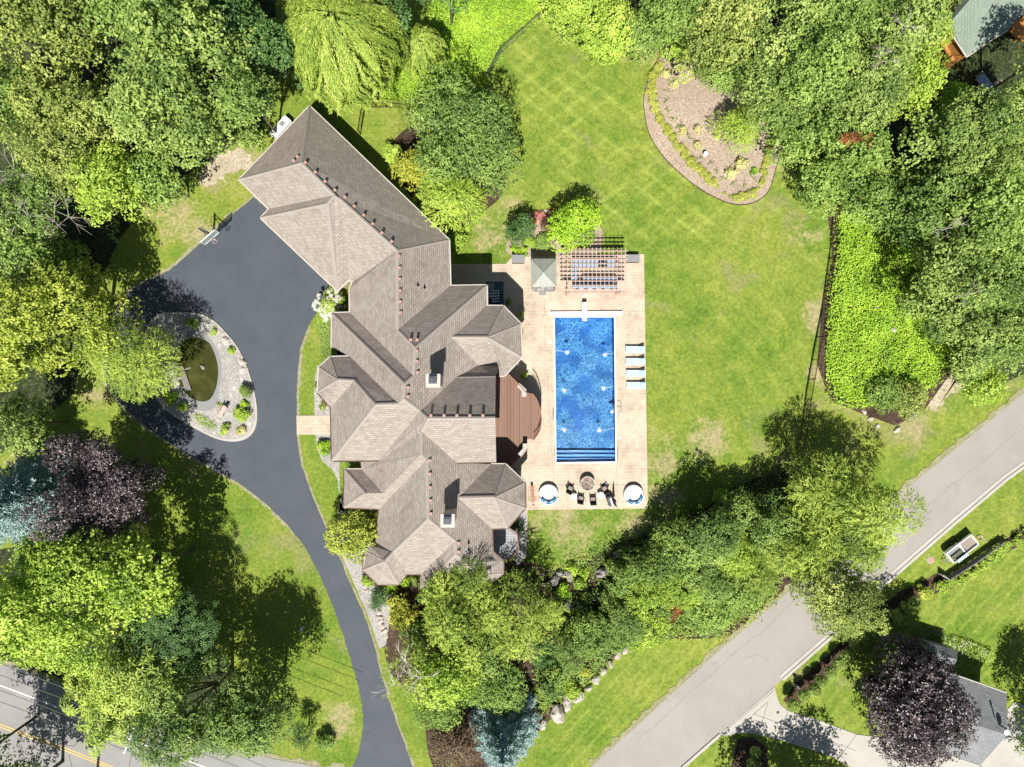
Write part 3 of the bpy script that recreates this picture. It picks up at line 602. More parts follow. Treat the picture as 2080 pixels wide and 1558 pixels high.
for f in ([(-400, -500), (560, -500), (560, 60), (590, 110), (545, 190), (530, 260), (400, 340), (300, 410), (240, 490), (210, 560), (170, 700), (150, 800), (60, 870), (-20, 940), (-400, 1000)],
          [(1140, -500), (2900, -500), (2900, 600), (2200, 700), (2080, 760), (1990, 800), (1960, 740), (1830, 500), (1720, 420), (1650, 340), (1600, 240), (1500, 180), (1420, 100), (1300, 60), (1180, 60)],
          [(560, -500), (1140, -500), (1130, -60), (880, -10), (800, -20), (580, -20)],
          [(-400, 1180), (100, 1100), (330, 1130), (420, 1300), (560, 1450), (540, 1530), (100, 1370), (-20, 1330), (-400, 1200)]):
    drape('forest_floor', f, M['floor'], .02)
# island in the turning circle
ISL = smooth_poly([(318, 640), (352, 634), (400, 636), (432, 650), (458, 675), (482, 705), (500, 742), (514, 785), (522, 830), (520, 865), (505, 888), (478, 897), (445, 893), (410, 878), (375, 858), (340, 835), (310, 800), (292, 760), (286, 715), (295, 670)])
drape('island_kerb', ISL, M['concrete'], .12, skirt=.1)
cx0, cy0 = 410, 770
drape('island_gravel', [(cx0 + (a - cx0) * .955, cy0 + (b - cy0) * .965) for a, b in ISL], M['gravel'], .15, skirt=.04)
drape('pond_liner', smooth_poly([(372, 680), (400, 672), (425, 686), (442, 715), (450, 745), (446, 785), (440, 820), (425, 834), (400, 832), (380, 815), (362, 790), (352, 750), (355, 705)]), M['grey'], .165, skirt=.03)
drape('pond_water', smooth_poly([(376, 690), (400, 686), (424, 696), (438, 725), (443, 755), (438, 790), (425, 812), (405, 815), (385, 805), (366, 785), (360, 750), (362, 710)]), M['pond'], .185)
# streets
L_ST = [(-900, 1010), (0, 1347), (50, 1360), (110, 1388), (250, 1447), (430, 1510), (560, 1543), (660, 1560), (900, 1590), (2000, 1990), (1500, 2600), (-900, 1700)]
drape('verge', [(p[0], p[1] - 9) for p in L_ST[:9]] + [(900, 1640), (-900, 1400)], M['edge'], .018, jit=2.5)
drape('road', L_ST, M['road_w'], .045, jit=.7)
rd = drape('road', [(2700, 330), (2080, 798), (1821, 1009), (1591, 1211), (1455.7, 1326), (1282, 1485), (1203, 1556), (900, 1830), (1080, 2000), (1386.6, 1558), (1458.7, 1495), (1582, 1386.6), (1699.7, 1283.7), (1765, 1216), (1832.5, 1156), (2046, 972), (2080, 948), (2700, 500)], M['road'], .045)
drape('verge', [(2080, 786), (1815, 1002), (1585, 1204), (1450, 1318), (1276, 1478), (1195, 1550), (1205, 1562), (1460, 1330), (1600, 1208), (2085, 800)], M['edge'], .038, jit=2.2)
kb = [(2700, 500), (2080, 948), (2046, 972.5), (1940, 1062), (1832.5, 1156), (1765, 1216), (1699.7, 1283.7), (1590, 1380)]
solo('kerb', MB().strip([G(a, b, .05) for a, b in kb], .28, .10), M['concrete'], kind='structure')
solo('kerb', MB().strip([G(a, b, .05) for a, b in [(1462, 1492), (1386, 1559), (1300, 1640)]], .28, .10), M['concrete'], kind='structure')
solo('gutter', MB().strip([G(a - 4, b - 4, .055) for a, b in kb] , .45, .02), M['concrete'], kind='structure')
drape('concrete_drive', [(1459, 1494), (1505, 1455), (1552, 1414), (1574, 1395), (1577, 1412), (1584, 1430), (1600, 1444), (1660, 1462), (1740, 1492), (1800, 1500), (1880, 1505), (2000, 1560), (2060, 1640), (1860, 1640), (1720, 1553), (1680, 1533), (1600, 1508), (1545, 1493), (1510, 1488), (1480, 1494)], M['concrete'], .06, skirt=.06)
drape('concrete_drive', [(2000, 1562), (1985, 1555), (2040, 1500), (2048, 1440), (2062, 1425), (2085, 1435), (2120, 1500), (2120, 1640), (2065, 1640)], M['concrete'], .06, skirt=.06)
jn = MB()
for a, b in (((1467, 1490), (1575, 1400)), ((1500, 1480), (1560, 1425)), ((1540, 1491), (1560, 1428)), ((1575, 1500), (1600, 1446)), ((1610, 1510), (1640, 1458)), ((1650, 1520), (1690, 1472)), ((1530, 1450), (1600, 1475)), ((1600, 1475), (1740, 1525)), ((1700, 1545), (1740, 1492))):
    jn.strip([G(*a, .062), G(*b, .062)], .035, .004)
solo('concrete_joints', jn, M['tar'], kind='structure')
dm = [(1606, 1398), (1655, 1355), (1705, 1310), (1763, 1256), (1805, 1218), (1862, 1186), (1910, 1162), (1925, 1176), (1990, 1130), (2040, 1095), (2100, 1060), (2100, 1095), (2050, 1118), (1990, 1155), (1930, 1195), (1880, 1215), (1830, 1245), (1780, 1290), (1735, 1325), (1690, 1370), (1650, 1410), (1610, 1440), (1592, 1425)]
drape('mulch_bed', dm, M['darkmulch'], .03, jit=1.2)
drape('mulch_bed', [(1500, 1500), (1530, 1498), (1560, 1520), (1560, 1575), (1480, 1575)], M['darkmulch'], .03)
# painted markings and sealed cracks on the main street
def along(pts, w, m, name, h=.006, off=.052, parent_kind='structure'):
    solo(name, MB().strip([G(a, b, off) for a, b in pts], w, h), m, kind=parent_kind)
along([(-60, 1368), (0, 1392), (100, 1430), (215, 1482), (300, 1516), (420, 1560)], .14, M['whitepaint'], 'edge_line')
along([(-60, 1448), (0, 1471), (62, 1494), (130, 1518), (260, 1570)], .11, M['yellowpaint'], 'centre_line')
along([(-60, 1453), (0, 1476.5), (62, 1499.5), (130, 1523.5), (260, 1575)], .11, M['yellowpaint'], 'centre_line')
ck = MB()
for q in ([(100, 1440), (95, 1462), (88, 1498), (80, 1530), (70, 1560)], [(125, 1450), (126, 1475), (119, 1503), (124, 1508), (138, 1515), (152, 1515), (159, 1503)], [(112, 1468), (109, 1493)], [(225, 1487), (250, 1497), (285, 1512)], [(290, 1515), (268, 1530), (262, 1558)], [(140, 1533), (146, 1558)], [(75, 1538), (120, 1552)], [(290, 1537), (290, 1570)]):
    ck.strip([G(a, b, .050) for a, b in q], .05, .004)
solo('crack_seal', ck, M['tar'], kind='structure')
cs = MB()
for q in ([(608, 1112), (640, 1098), (668, 1088)], [(752, 1345), (760, 1362), (757, 1380), (770, 1392)], [(735, 1412), (770, 1408)], [(505, 780), (540, 778), (602, 775)], [(802, 1470), (790, 1475), (768, 1478), (742, 1490)], [(430, 560), (455, 590), (462, 628)]):
    cs.strip([G(a, b, .037) for a, b in q], .022, .003)
solo('drive_cracks', cs, plain('pale_hairline_crack', (.045, .052, .062), .8), kind='structure')
cs = MB()
for q in ([(1765, 1090), (1690, 1150), (1600, 1235), (1500, 1322), (1400, 1408), (1290, 1510)], [(2080, 870), (1980, 948), (1905, 1010), (1830, 1080)], [(1560, 1345), (1540, 1330), (1515, 1338)]):
    cs.strip([G(a + 4 * math.sin(a), b, .047) for a, b in smooth_poly(q, 5, False)], .03, .003)
solo('road_cracks', cs, plain('faint_road_seam', (.20, .185, .17), .8), kind='structure')
# patio with its opening for the pool
def q4(a, b, c, d): return [a, b, c, d]
PAT = [(914, 536), (1028, 536), (1040, 522), (1308, 516), (1316, 1033), (1066, 1036), (960, 1036), (914, 700)]
zp = -3 + .06; pw = [W(a, b, zp) for a, b in PAT]
inn = [(PX0, PY0), (PX1, PY1), (PX2, PY2), (PX3, PY3)]
mb = MB().add([(x, y, zp) for x, y in pw + inn], [tuple(reversed(f)) for f in [(2, 3, 9, 8), (3, 4, 10, 9), (4, 5, 11, 10), (0, 1, 2, 8, 11, 5, 6, 7)]])
n = len(pw); mb.add([(x, y, zp) for x, y in pw] + [(x, y, zp - .15) for x, y in pw], [(i, (i + 1) % n, n + (i + 1) % n, n + i) for i in range(n)])
solo('patio', mb, M['patio'], kind='structure')
j_ = MB()
for a, b in (((1103, 520), (1106, 640)), ((1308, 632), (1250, 632)), ((1104, 640), (1128, 1036)), ((1252, 940), (1255, 1033)), ((1190, 940), (1190, 1033)), ((1070, 985), (1314, 984)), ((1252, 790), (1312, 790)), ((1066, 640), (1120, 640))):
    j_.strip([P3(*a, zp + .001), P3(*b, zp + .001)], .03, .003)
solo('patio_joints', j_, M['edge'], kind='structure')

# ------------------------------------------------------------------ swimming pool
pc = Vector(((PX0 + PX2) / 2, (PY0 + PY2) / 2, zp))
pool = thing('swimming_pool', 'long rectangular pool with bright blue water and steps at its south end', 'pool', pc)
zf = -5.0; A_ = [Vector((x, y, zp + .02)) for x, y in inn]; B_ = [Vector((x, y, q)) for (x, y), q in zip(inn, (-5.1, -5.1, -3.95, -3.95))]
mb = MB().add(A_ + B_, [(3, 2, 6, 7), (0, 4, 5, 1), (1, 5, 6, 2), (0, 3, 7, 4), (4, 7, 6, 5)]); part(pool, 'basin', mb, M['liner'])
mb = MB(); cw = .13
for a, b in ((0, 1), (1, 2), (2, 3), (3, 0)):
    mb.strip([A_[a], A_[b]], cw, .02)
part(pool, 'coping', mb, M['white'])
mb = MB()
for a, b in ((0, 1), (1, 2), (2, 3), (3, 0)):
    i_ = (pc - A_[a]).normalized() * .012; i2 = (pc - A_[b]).normalized() * .012; mb.add([A_[a] + i_, A_[b] + i2, A_[b] + i2 - Vector((0, 0, .3)), A_[a] + i_ - Vector((0, 0, .3))], [(0, 1, 2, 3)])
part(pool, 'tile_band', mb, plain('navy_tile', (.01, .04, .16), .3, var=.4, sc=12))
mb = MB()
for i, (y0, z1) in enumerate(((931, -3.28), (923.5, -3.50), (916, -3.74))):
    a, b = W(1129, 939, -3.1), W(1251, 938, -3.1); yy = W(0, y0, -3.1)[1]; mb.add([(a[0], yy, z1), (b[0], yy, z1), (b[0], b[1], z1 - .002 * i), (a[0], b[1], z1 - .002 * i), (a[0], yy, zf), (b[0], yy, zf)], [(0, 3, 2, 1), (0, 1, 5, 4)])
part(pool, 'entry_step', mb, M['step'])
zw = zp - .10; mb = MB().add([(x, y, zw) for x, y in inn], [(3, 2, 1, 0)]); part(pool, 'water_surface', mb, M['water'])
mb = MB(); rr = random.Random(5)
for (px, py, side) in ((1152, 716, -1), (1229, 721, 1), (1146, 793, -1), (1226, 789, 1), (1146, 873, -1), (1217, 874, 1)):
    c = P3(px, py, zw); ex = W(1127 if side < 0 else 1250, py - 3, zw)[0]; root = thing('water_jet', 'thin arc of water splashing white into the ' + ('west' if side < 0 else 'east') + ' side of the pool, ' + ('north' if py < 740 else 'middle' if py < 830 else 'south') + 'ern of three', 'water jet', c)
    arc = MB().tube([Vector((ex + (c.x - ex) * t, c.y + .25 * (1 - t), zw + .12 + .75 * 4 * t * (1 - t) * .5 + .05)) for t in [i / 8 for i in range(9)]], .012, 4); part(root, 'arc', arc, M['foam'])
    sp = MB(); sv = [(c.x, c.y, zw + .05)]
    for i in range(26): a = i * math.pi / 13; d = (.10, .30)[i % 2] * rr.uniform(.7, 1.35); sv.append((c.x + d * math.cos(a), c.y + d * math.sin(a), zw + .004))
    sp.add(sv, [(0, k, k % 26 + 1) for k in range(1, 27)])
    part(root, 'splash', sp, M['foam'])
db = thing('diving_board', 'white diving board over the north end of the pool', 'diving board', P3(1187, 632, zp))
part(db, 'board', MB().rbox(P3(1187.3, 634, zp + .62), (.48, 1.75, .07), 0, .02), M['white'])
part(db, 'stand', MB().rbox(P3(1187, 622, zp + .3), (.46, .8, .58), 0, .04), M['white'])
part(db, 'step', MB().box(P3(1187, 612, zp + .2), (.42, .12, .38)), M['black'])
cb = thing('pool_cover_box', 'long white low box across the north end of the pool', 'pool cover', P3(1191, 636, zp))
part(cb, 'lid', MB().rbox(P3(1191, 636, zp + .12), (7.35, .38, .22), math.radians(.4), .05), M['white'])
def rail(px, py, dy, side, label):
    c = P3(px, py, zp); root = thing('pool_handrail', label, 'handrail', c)
    part(root, 'rail', MB().tube([c + Vector((0, dy, 0)), c + Vector((0, dy, .75)), c + Vector((0, dy * .7, .9)), c + Vector((0, -dy * .3, .6)), c + Vector((0, -dy, .05))], .025, 6), M['steel'])
    part(root, 'base_plate', MB().lathe(c + Vector((0, dy, 0)), [(.07, 0), (.06, .03)], 10), M['steel'])
rail(1127, 928, .6, 1, 'steel handrail at the south-west corner of the pool'); rail(1253.5, 928, .6, 1, 'steel handrail at the south-east corner of the pool'); rail(1123.5, 847, .5, 1, 'steel handrail beside the middle of the pool west edge')
ld = thing('pool_ladder', 'steel ladder on the east edge of the pool', 'ladder', P3(1252, 830, zp))
for dy in (-.28, .28):
    c = P3(1253, 830, zp) + Vector((0, dy, 0)); part(ld, 'side_rail', MB().tube([c + Vector((.45, 0, 0)), c + Vector((.40, 0, .7)), c + Vector((.1, 0, .85)), c + Vector((-.25, 0, .5)), c + Vector((-.28, 0, -1.1))], .025, 6), M['steel'])
part(ld, 'tread', MB().box(P3(1248, 830, zp - .4), (.12, .55, .03)).box(P3(1248, 830, zp - .7), (.12, .55, .03)), M['steel'])
rb = thing('pool_cleaner', 'small round pale pool cleaner floating by the east edge', 'pool cleaner', P3(1243, 836, zw)); part(rb, 'shell', MB().lathe(P3(1243, 836, zw - .03), [(.14, 0), (.17, .05), (.1, .12), (.03, .14)], 14), M['white'], True)
part(rb, 'hose', MB().tube([P3(1243, 836, zw + .05), P3(1247, 833, zw + .12), P3(1252, 838, zp + .06), P3(1254, 848, zp + .06), P3(1259, 838, zp + .06)], .03, 6), M['ltblue'])
for (px, py, lb) in ((1117, 693, 'round white skimmer lid west of the pool'), (1259, 889, 'round white skimmer lid east of the pool')):

    c = P3(px, py, zp); solo('skimmer_lid', MB().lathe(c, [(.15, 0), (.15, .015), (.13, .02)], 18).lathe(c + Vector((0, 0, .02)), [(.03, 0), (.03, .01)], 8), M['white'], lb, 'skimmer lid', loc=c)

# ------------------------------------------------------------------ the big house
HV = dict(  # apparent photo position of every roof corner, height when it is known (eaves)
 g1=(628.5,215,3), g2=(485.6,364.6,3), g3=(546.3,424,3), g4=(529.5,442,3), g5=(685,589.7,3), g6=(709.3,566.8,3), g7=(716,573,3), gr1=(612.3,331), gr2=(679,396.5), gx=(690,404), gr3=(806.4,508.8), gb=(664.5,413.5), ge=(912,487,3),
 c1=(807.5,670), e1=(914.6,580.4,3), e2=(988.5,579.3,3), e3=(989,621,3), e4=(1022,621.3,3), e5=(1057.8,657.8,3), e6=(1060,724.8,3), e8=(1024.3,763,3), e9=(1015,763,3), n1=(989.7,685), n1b=(998,689), n2=(918,685), n3=(971,742), n4=(1013,742,3.0),
 a0=(710,586.5,3), a3=(710.6,634.7,3), r4=(843.5,705.5), r5=(839,762.5), b1=(674,636,3), b2=(673.5,706,3), r6=(821,778.5), b3=(710.5,723.7,4.5), b4=(809.5,820.7), k1=(818.7,810),
 m1=(671,725,4.5), m2=(647.7,745.6,4.5), m3=(686,771), m4=(719,773), m5=(763,822), m6=(645,797,4.5), m7=(672,828,4.5), w1=(674,936,4.5), w2=(770,935,4.5), k2=(853.4,835),
 e7=(927.3,766.4,5.4), e10=(1007,765,5.4), e11=(1008,938,5.4), v5=(927,939.7,5.4), r8=(869.5,849.6), r9=(1006,849.6), v6=(856,876), r10=(855.7,922), r11=(867,933.5),
 w3=(733,937,3), d5b=(735.5,953.6,3), d5a=(699.7,953.6,3), d5e=(698.5,1031,3), v7=(778,1002), d5c=(742.5,1002), s1=(770,1033.5,3), r12=(869.5,1054), s2=(763,1103.8,3), s3=(798,1122), s4=(818.7,1153.4), s5=(826,1166,3), s6=(855.7,1166,3), s8=(854.8,1192.7,3), s9=(985,1192.7,3), r13=(925,1099.5), r14=(926,1125.7), f8=(950.4,1145.4), f9=(969,1169.6), f7=(1001,1121,3), f10=(1022,1139.6,3), f11=(1022,1165,3),
 f0=(997.7,943,3), f1=(1026.7,943,3), f2=(1066,980,3), f3=(1067,1032,3), f4=(1031,1072.6,3), f6=(999,1073.7,3), n6=(930.8,1011.3), n7=(1005,1010),
 p1=(749.4,1107,3), p2=(744.8,1120,3), p4=(737.8,1128,3), p3=(737.8,1158,3), p5=(767.9,1187,3), p6=(809.5,1187,3), p0=(781.7,1139.6))
q_ = .7071; N_, E_, S_, W_ = (0, 1), (1, 0), (0, -1), (-1, 0); NE_, NW_, SE_, SW_ = (.69, .724), (-.724, .69), (.724, -.69), (-.69, -.724)
HF = [("g1 gr1 gr2 gx gr3 ge", NE_), ("g1 g2 gr1", NW_), ("g2 g3 gr2 gr1", SW_), ("g3 g4 gb gr2", NW_), ("g4 g5 gb", SW_), ("gb g5 g6 gx gr2", SE_), ("gx g6 g7 gr3", SW_),
 ("gr3 c1 e1 ge", E_), ("gr3 g7 a0 c1", W_), ("c1 r4 e2 e1", N_), ("a0 a3 r5 r4 c1", W_), ("b1 r6 r5 a3", N_), ("b1 b2 b3 b4 k1 r6", W_),
 ("m1 m3 m4 b4 b3", N_), ("m1 m2 m3", (-q_, q_)), ("m2 m6 m3", W_), ("m3 m6 m7 m4", (-.55, -.83)), ("m4 m7 w1 m5", W_), ("m4 m5 b4", N_), ("m5 w1 w2 k2 k1 b4", S_),
 ("r4 r5 r6 k1 k2 e7 n3 n2 e3 e2", E_), ("n2 n1 e4 e3", N_), ("n1 e5 e4", (q_, q_)), ("n1 n1b e6 e5", E_), ("n1b n4 e9 e8 e6", (q_, -q_)), ("n2 n3 n4 n1b n1", S_), ("n3 e7 e10 n4", E_),
 ("k2 r8 r9 e10 e7", N_), ("r8 v6 v5 e11 r9", S_), ("k2 w2 w3 d5b v7 r10 v6 r8", W_), ("d5a d5c v7 d5b", N_), ("d5a d5e d5c", W_), ("d5c d5e s1 r11 r10 v7", S_), ("r11 s1 s2 s3 r12", W_),
 ("v6 r10 r11 r12 r13 r14 f8 f7 f6 n6 f0 v5", E_), ("n6 n7 f1 f0", N_), ("n7 f2 f1", (q_, q_)), ("n7 f3 f2", E_), ("n7 f4 f3", (q_, -q_)), ("n6 f6 f4 n7", S_),
 ("r12 s3 s4 s5 s6 r13", S_), ("r13 s6 s8 r14", W_), ("r14 s8 s9 f9 f8", S_), ("f8 f9 f11 f10 f7", E_), ("f9 s9 f11", (q_, -q_)),
 ("s2 p1 p2 p0 s3", (-.6, .8)), ("p2 p4 p3 p0", W_), ("p0 p3 p5", (-q_, -q_)), ("p0 p5 p6", S_), ("p0 p6 s5 s4 s3", (q_, -q_))]
names = list(HV); ix = {k: i for i, k in enumerate(names)}; hh = np.array([HV[k][2] if len(HV[k]) > 2 else 5.5 for k in names], float)
for _ in range(8):                       # roof planes of near-equal pitch through the eaves give the ridge heights
    rows, rhs = [], []; nv = len(names); nf = len(HF)
    for fi, (vl, d) in enumerate(HF):
        for v in vl.split():
            x, y = W(HV[v][0], HV[v][1], hh[ix[v]]); row = np.zeros(nv + 2 * nf); row[ix[v]] = 1; row[nv + 2 * fi] = d[0] * x + d[1] * y; row[nv + 2 * fi + 1] = -1; rows.append(row); rhs.append(0)
        row = np.zeros(nv + 2 * nf); row[nv + 2 * fi] = 2.0; rows.append(row); rhs.append(.92 * 2.0)
    for k in names:
        if len(HV[k]) > 2: row = np.zeros(nv + 2 * nf); row[ix[k]] = 12; rows.append(row); rhs.append(12 * HV[k][2])
    sol = np.linalg.lstsq(np.array(rows), np.array(rhs), rcond=None)[0]; hh = sol[:nv]
HP = {k: P3(HV[k][0], HV[k][1], float(hh[ix[k]])) for k in names}
house = thing('house', 'large sprawling house with taupe shingled hip roofs, between the black drive and the pool patio', 'house', (-6.5, 0, 0))
def roof_mesh(name, faces, m, root, thick=.16):
    me = bpy.data.meshes.new(name); vs2, fs2, uv = [], [], []; o0 = origin(root)
    for pts in faces:
        pts = [Vector(p) for p in pts]; nrm = Vector((0, 0, 0))
        for i in range(len(pts)): nrm += (pts[i] - pts[0]).cross(pts[(i + 1) % len(pts)] - pts[0])
        if nrm.z < 0: nrm = -nrm; pts = pts[::-1]
        nrm.normalize(); u = Vector((0, 0, 1)).cross(nrm); u = u.normalized() if u.length > 1e-3 else Vector((1, 0, 0)); v = nrm.cross(u)
        k = len(vs2); vs2 += [p - o0 for p in pts]; fs2.append(tuple(range(k, k + len(pts)))); uv += [(p.dot(u), p.dot(v)) for p in pts]
        k = len(vs2); vs2 += [p - o0 - Vector((0, 0, thick)) for p in pts]; fs2.append(tuple(range(k + len(pts) - 1, k - 1, -1))); uv += [(p.dot(u), p.dot(v)) for p in reversed(pts)]
    me.from_pydata([tuple(v) for v in vs2], [], fs2); ul = me.uv_layers.new(name="UVMap"); ul.data.foreach_set("uv", [c for q in uv for c in q]); me.materials.append(m); me.update()
    o = bpy.data.objects.new(name, me); col.objects.link(o); o.parent = root; return o
faces = [[HP[v] for v in vl.split()] for vl, d in HF]
roof = roof_mesh('roof', faces, M['shingle'], house)
RB = BVHTree.FromPolygons([tuple(p) for f in faces for p in f], [tuple(range(sum(len(q) for q in faces[:i]), sum(len(q) for q in faces[:i + 1]))) for i in range(len(faces))])
def roof_at(px, py):
    a = Vector((0, 0, H)); d = (P3(px, py, 0) - a).normalized(); hit = RB.ray_cast(a, d); return hit[0], hit[1]
# hip and ridge caps
edges = {}
for fi, (vl, d) in enumerate(HF):
    v = vl.split()
    for i in range(len(v)): edges.setdefault(tuple(sorted((v[i], v[(i + 1) % len(v)]))), []).append(fi)
fn = []
for f in faces:
    n_ = Vector((0, 0, 0))
    for i in range(len(f)): n_ += (f[i] - f[0]).cross(f[(i + 1) % len(f)] - f[0])
    if n_.z < 0: n_ = -n_
    fn.append(n_.normalized())
cap = MB(); gut = MB(); gutw = MB()
for (a, b), fl in edges.items():
    A, B = HP[a], HP[b]
    if len(fl) == 2:
        cA = sum((p for p in faces[fl[0]]), Vector()) / len(faces[fl[0]]); n1, n2 = fn[fl[0]], fn[fl[1]]
        if n1.dot((sum((p for p in faces[fl[1]]), Vector()) / len(faces[fl[1]])) - A) < -.02 and n1.angle(n2) > .15:
            d = (B - A).normalized(); s_ = d.cross((n1 + n2).normalized()) * .15; up = (n1 + n2).normalized() * .035
            w1 = (n1 + n2).normalized() * -.05
            cap.add([A - s_ + w1, A + up, A + s_ + w1, B - s_ + w1, B + up, B + s_ + w1], [(0, 1, 4, 3), (1, 2, 5, 4)])
    elif len(fl) == 1 and abs(A.z - B.z) < .35:
        south = fn[fl[0]].y < .15 and (A.y + B.y) / 2 < 0
        d = (B - A).normalized(); o2 = Vector((fn[fl[0]].x, fn[fl[0]].y, 0)); o2 = (o2 - d * o2.dot(d)).normalized() if o2.length > .01 else Vector((0, 0, 0))
        go_ = part(house, 'gutter', MB().tube([A + o2 * .05 - Vector((0, 0, .08)), B + o2 * .05 - Vector((0, 0, .08))], .075, 6), M['brownmetal' if south else 'trim'])
capo = part(house, 'ridge_cap', cap, M['ridge'])
fa = MB()
for (a, b), fl in edges.items():
    if len(fl) == 1:
        A, B = HP[a], HP[b]; z = Vector((0, 0, .2)); fa.add([A, B, B - z, A - z], [(0, 1, 2, 3)])
part(house, 'fascia', fa, M['stucco'])
# walls under the eaves
order = "g1 g2 g3 g4 g5 g6 g7 a0 a3 b1 b2 m1 m2 m6 m7 w1 w2 w3 d5b d5a d5e s1 s2 p1 p2 p4 p3 p5 p6 s5 s6 s8 s9 f11 f10 f7 f6 f4 f3 f2 f1 f0 e11 e10 e9 e8 e6 e5 e4 e3 e2 e1 ge".split()
op = [HP[k] for k in order]; n = len(op)
ar = sum(op[i].x * op[(i + 1) % n].y - op[(i + 1) % n].x * op[i].y for i in range(n)); sg = 1 if ar > 0 else -1
ins = []
for i in range(n):
    a, b, c = op[i - 1], op[i], op[(i + 1) % n]; d1 = Vector((b.x - a.x, b.y - a.y)).normalized(); d2 = Vector((c.x - b.x, c.y - b.y)).normalized()
    n1 = Vector((-d1.y, d1.x)) * sg; n2 = Vector((-d2.y, d2.x)) * sg; m_ = n1 + n2
    m_ = m_ / max(m_.length_squared / 2, .5) if m_.length > .2 else n1
    ins.append(Vector((b.x, b.y)) + m_ * .42)
wl = MB(); V_ = []
for i in range(n): V_ += [(ins[i].x, ins[i].y, -3.3), (ins[i].x, ins[i].y, op[i].z - .17)]
wl.add(V_, [(2 * i, 2 * ((i + 1) % n), 2 * ((i + 1) % n) + 1, 2 * i + 1) for i in range(n)]); part(house, 'wall', wl, M['stucco'])
st = MB()
for i in range(n):
    a, b = ins[i], ins[(i + 1) % n]; L_ = (b - a).length
    if L_ < 2.2: continue
    d = (b - a) / L_; out = -Vector((-d.y, d.x)) * sg; cnt = int(L_ // 3.4) or 1
    for k in range(cnt):
        c = a + d * L_ * (k + .5) / cnt; gzv = gz(c.x + out.x * 2, c.y + out.y * 2)
        for base in ((0, -3) if gzv < -2 else (0,)):
            if order[i] == 'g4' and base == 0:
                o = part(house, 'garage_door', MB().box((c.x + out.x * .03, c.y + out.y * .03, 1.2), (2.6, .08, 2.3), math.atan2(d.y, d.x)), M['trim']); continue
            cc = Vector((c.x + out.x * .03, c.y + out.y * .03, base + 1.55)); a_ = math.atan2(d.y, d.x)
            o = part(house, 'window', MB().box(cc, (1.3, .09, 1.3), a_), M['white'])
            part(o, 'pane', MB().box(cc + Vector((out.x, out.y, 0)) * .04, (1.12, .05, 1.12), a_), M['glass'])
# roof vents, plumbing stacks, chimneys
def rv(px, py, sz=.2):
    p, nn = roof_at(px, py)
    if p is None: return
    up = Vector((nn.x, nn.y, 0)); a = math.atan2(up.y, up.x)
    part(house, 'roof_vent', MB().box(p + Vector((0, 0, .05)), (sz, sz, .30), a).box(p + Vector((0, 0, .22)), (sz * 1.18, sz * 1.18, .05), a), M['vent'])
t1 = lambda x, y: (460 + x / 3.71, 180 + y / 3.71); t2 = lambda x, y: (620 + x / 4.328, 540 + y / 4.328); t3 = lambda x, y: (620 + x / 4.328, 860 + y / 4.328)
for q in [t1(*p) for p in ((600,562),(675,634),(748,704),(822,770),(897,822),(967,890),(1037,957),(1105,1022),(1175,1090),(1247,1155),(512,548),(540,518),(1305,1265),(1307,1352),(1308,1437),(1310,1523))] + [t2(*p) for p in ((838,317),(842,413),(930,652),(986,652),(985,750),(987,840),(990,937),(906,1070),(907,1148),(1107,1315),(1222,1315),(1335,1315),(1448,1315),(1563,1315))] + [t3(*p) for p in ((1097,325),(1099,443),(1101,560),(1104,675),(1107,790),(1350,1050),(1352,1125))]: rv(*q)
for q in (t2(1048, 190), t2(988, 170), t3(1435, 1052), t3(1437, 1115)):
    p, nn = roof_at(*q)
    if p: part(house, 'vent_pipe', MB().tube([p - Vector((0, 0, .1)), p + Vector((0, 0, .38))], .06, 8).lathe(p + Vector((0, 0, .0)), [(.14, -.02), (.08, .1)], 10), M['black'])
for (px, py, ang) in ((880, 774, 0), (909.5, 1058, 0)):
    p, nn = roof_at(px, py); zt = p.z + 2.5; c = P3(px, py - 1, zt); cx_, cy_ = c.x, c.y
    ch = part(roof, 'chimney', MB().box((cx_, cy_, (p.z - 1 + zt) / 2), (.95, .95, zt - p.z + 1)).rbox((cx_, cy_, zt + .05), (1.22, 1.15, .22), 0, .04), M['trim'])
    fl_ = MB()
    for sx in (-.27, .27):
        for sy in (-.24, .24): fl_.box((cx_ + sx, cy_ + sy, zt + .28), (.06, .06, .28))
    part(roof, 'chimney_cap', fl_.box((cx_, cy_ + .05, zt + .44), (.68, .62, .05)).box((cx_, cy_ + .05, zt + .50), (.42, .40, .08)), M['darkgrey'])
# raised deck on the pool side, and the small south balcony
zd = -.25
def deckobj(name, label, pxs, m, z, railm, rail_ids, posts):
    pts = [W(a, b, z) for a, b in pxs]; c = (sum(p[0] for p in pts) / len(pts), sum(p[1] for p in pts) / len(pts), -3)
    root = thing(name, label, 'deck', c); part(root, 'floor_boards', MB().prism(pts, z - .22, z), m)
    for i0, i1 in rail_ids:
        seg = [Vector((*pts[i % len(pts)], z)) for i in range(i0, i1 + 1)]; mb = MB()
        mb.tube([p + Vector((0, 0, .98)) for p in seg], .045, 6); mb.tube([p + Vector((0, 0, .12)) for p in seg], .025, 4); part(root, 'handrail', mb, railm)
        bl = MB()
        for a, b in zip(seg, seg[1:]):
            k = max(1, int((b - a).length / .14))
            for j in range(k): q = a + (b - a) * (j + .5) / k; bl.tube([q + Vector((0, 0, .1)), q + Vector((0, 0, .97))], .014, 4)
        part(root, 'balusters', bl, M['black'])
    for i in posts: part(root, 'post', MB().box((pts[i][0] * .995 + c[0] * .005, pts[i][1] * .995 + c[1] * .005, (z - 3.1 - .1) / 2), (.16, .16, z + 3.0)), m)
    return root
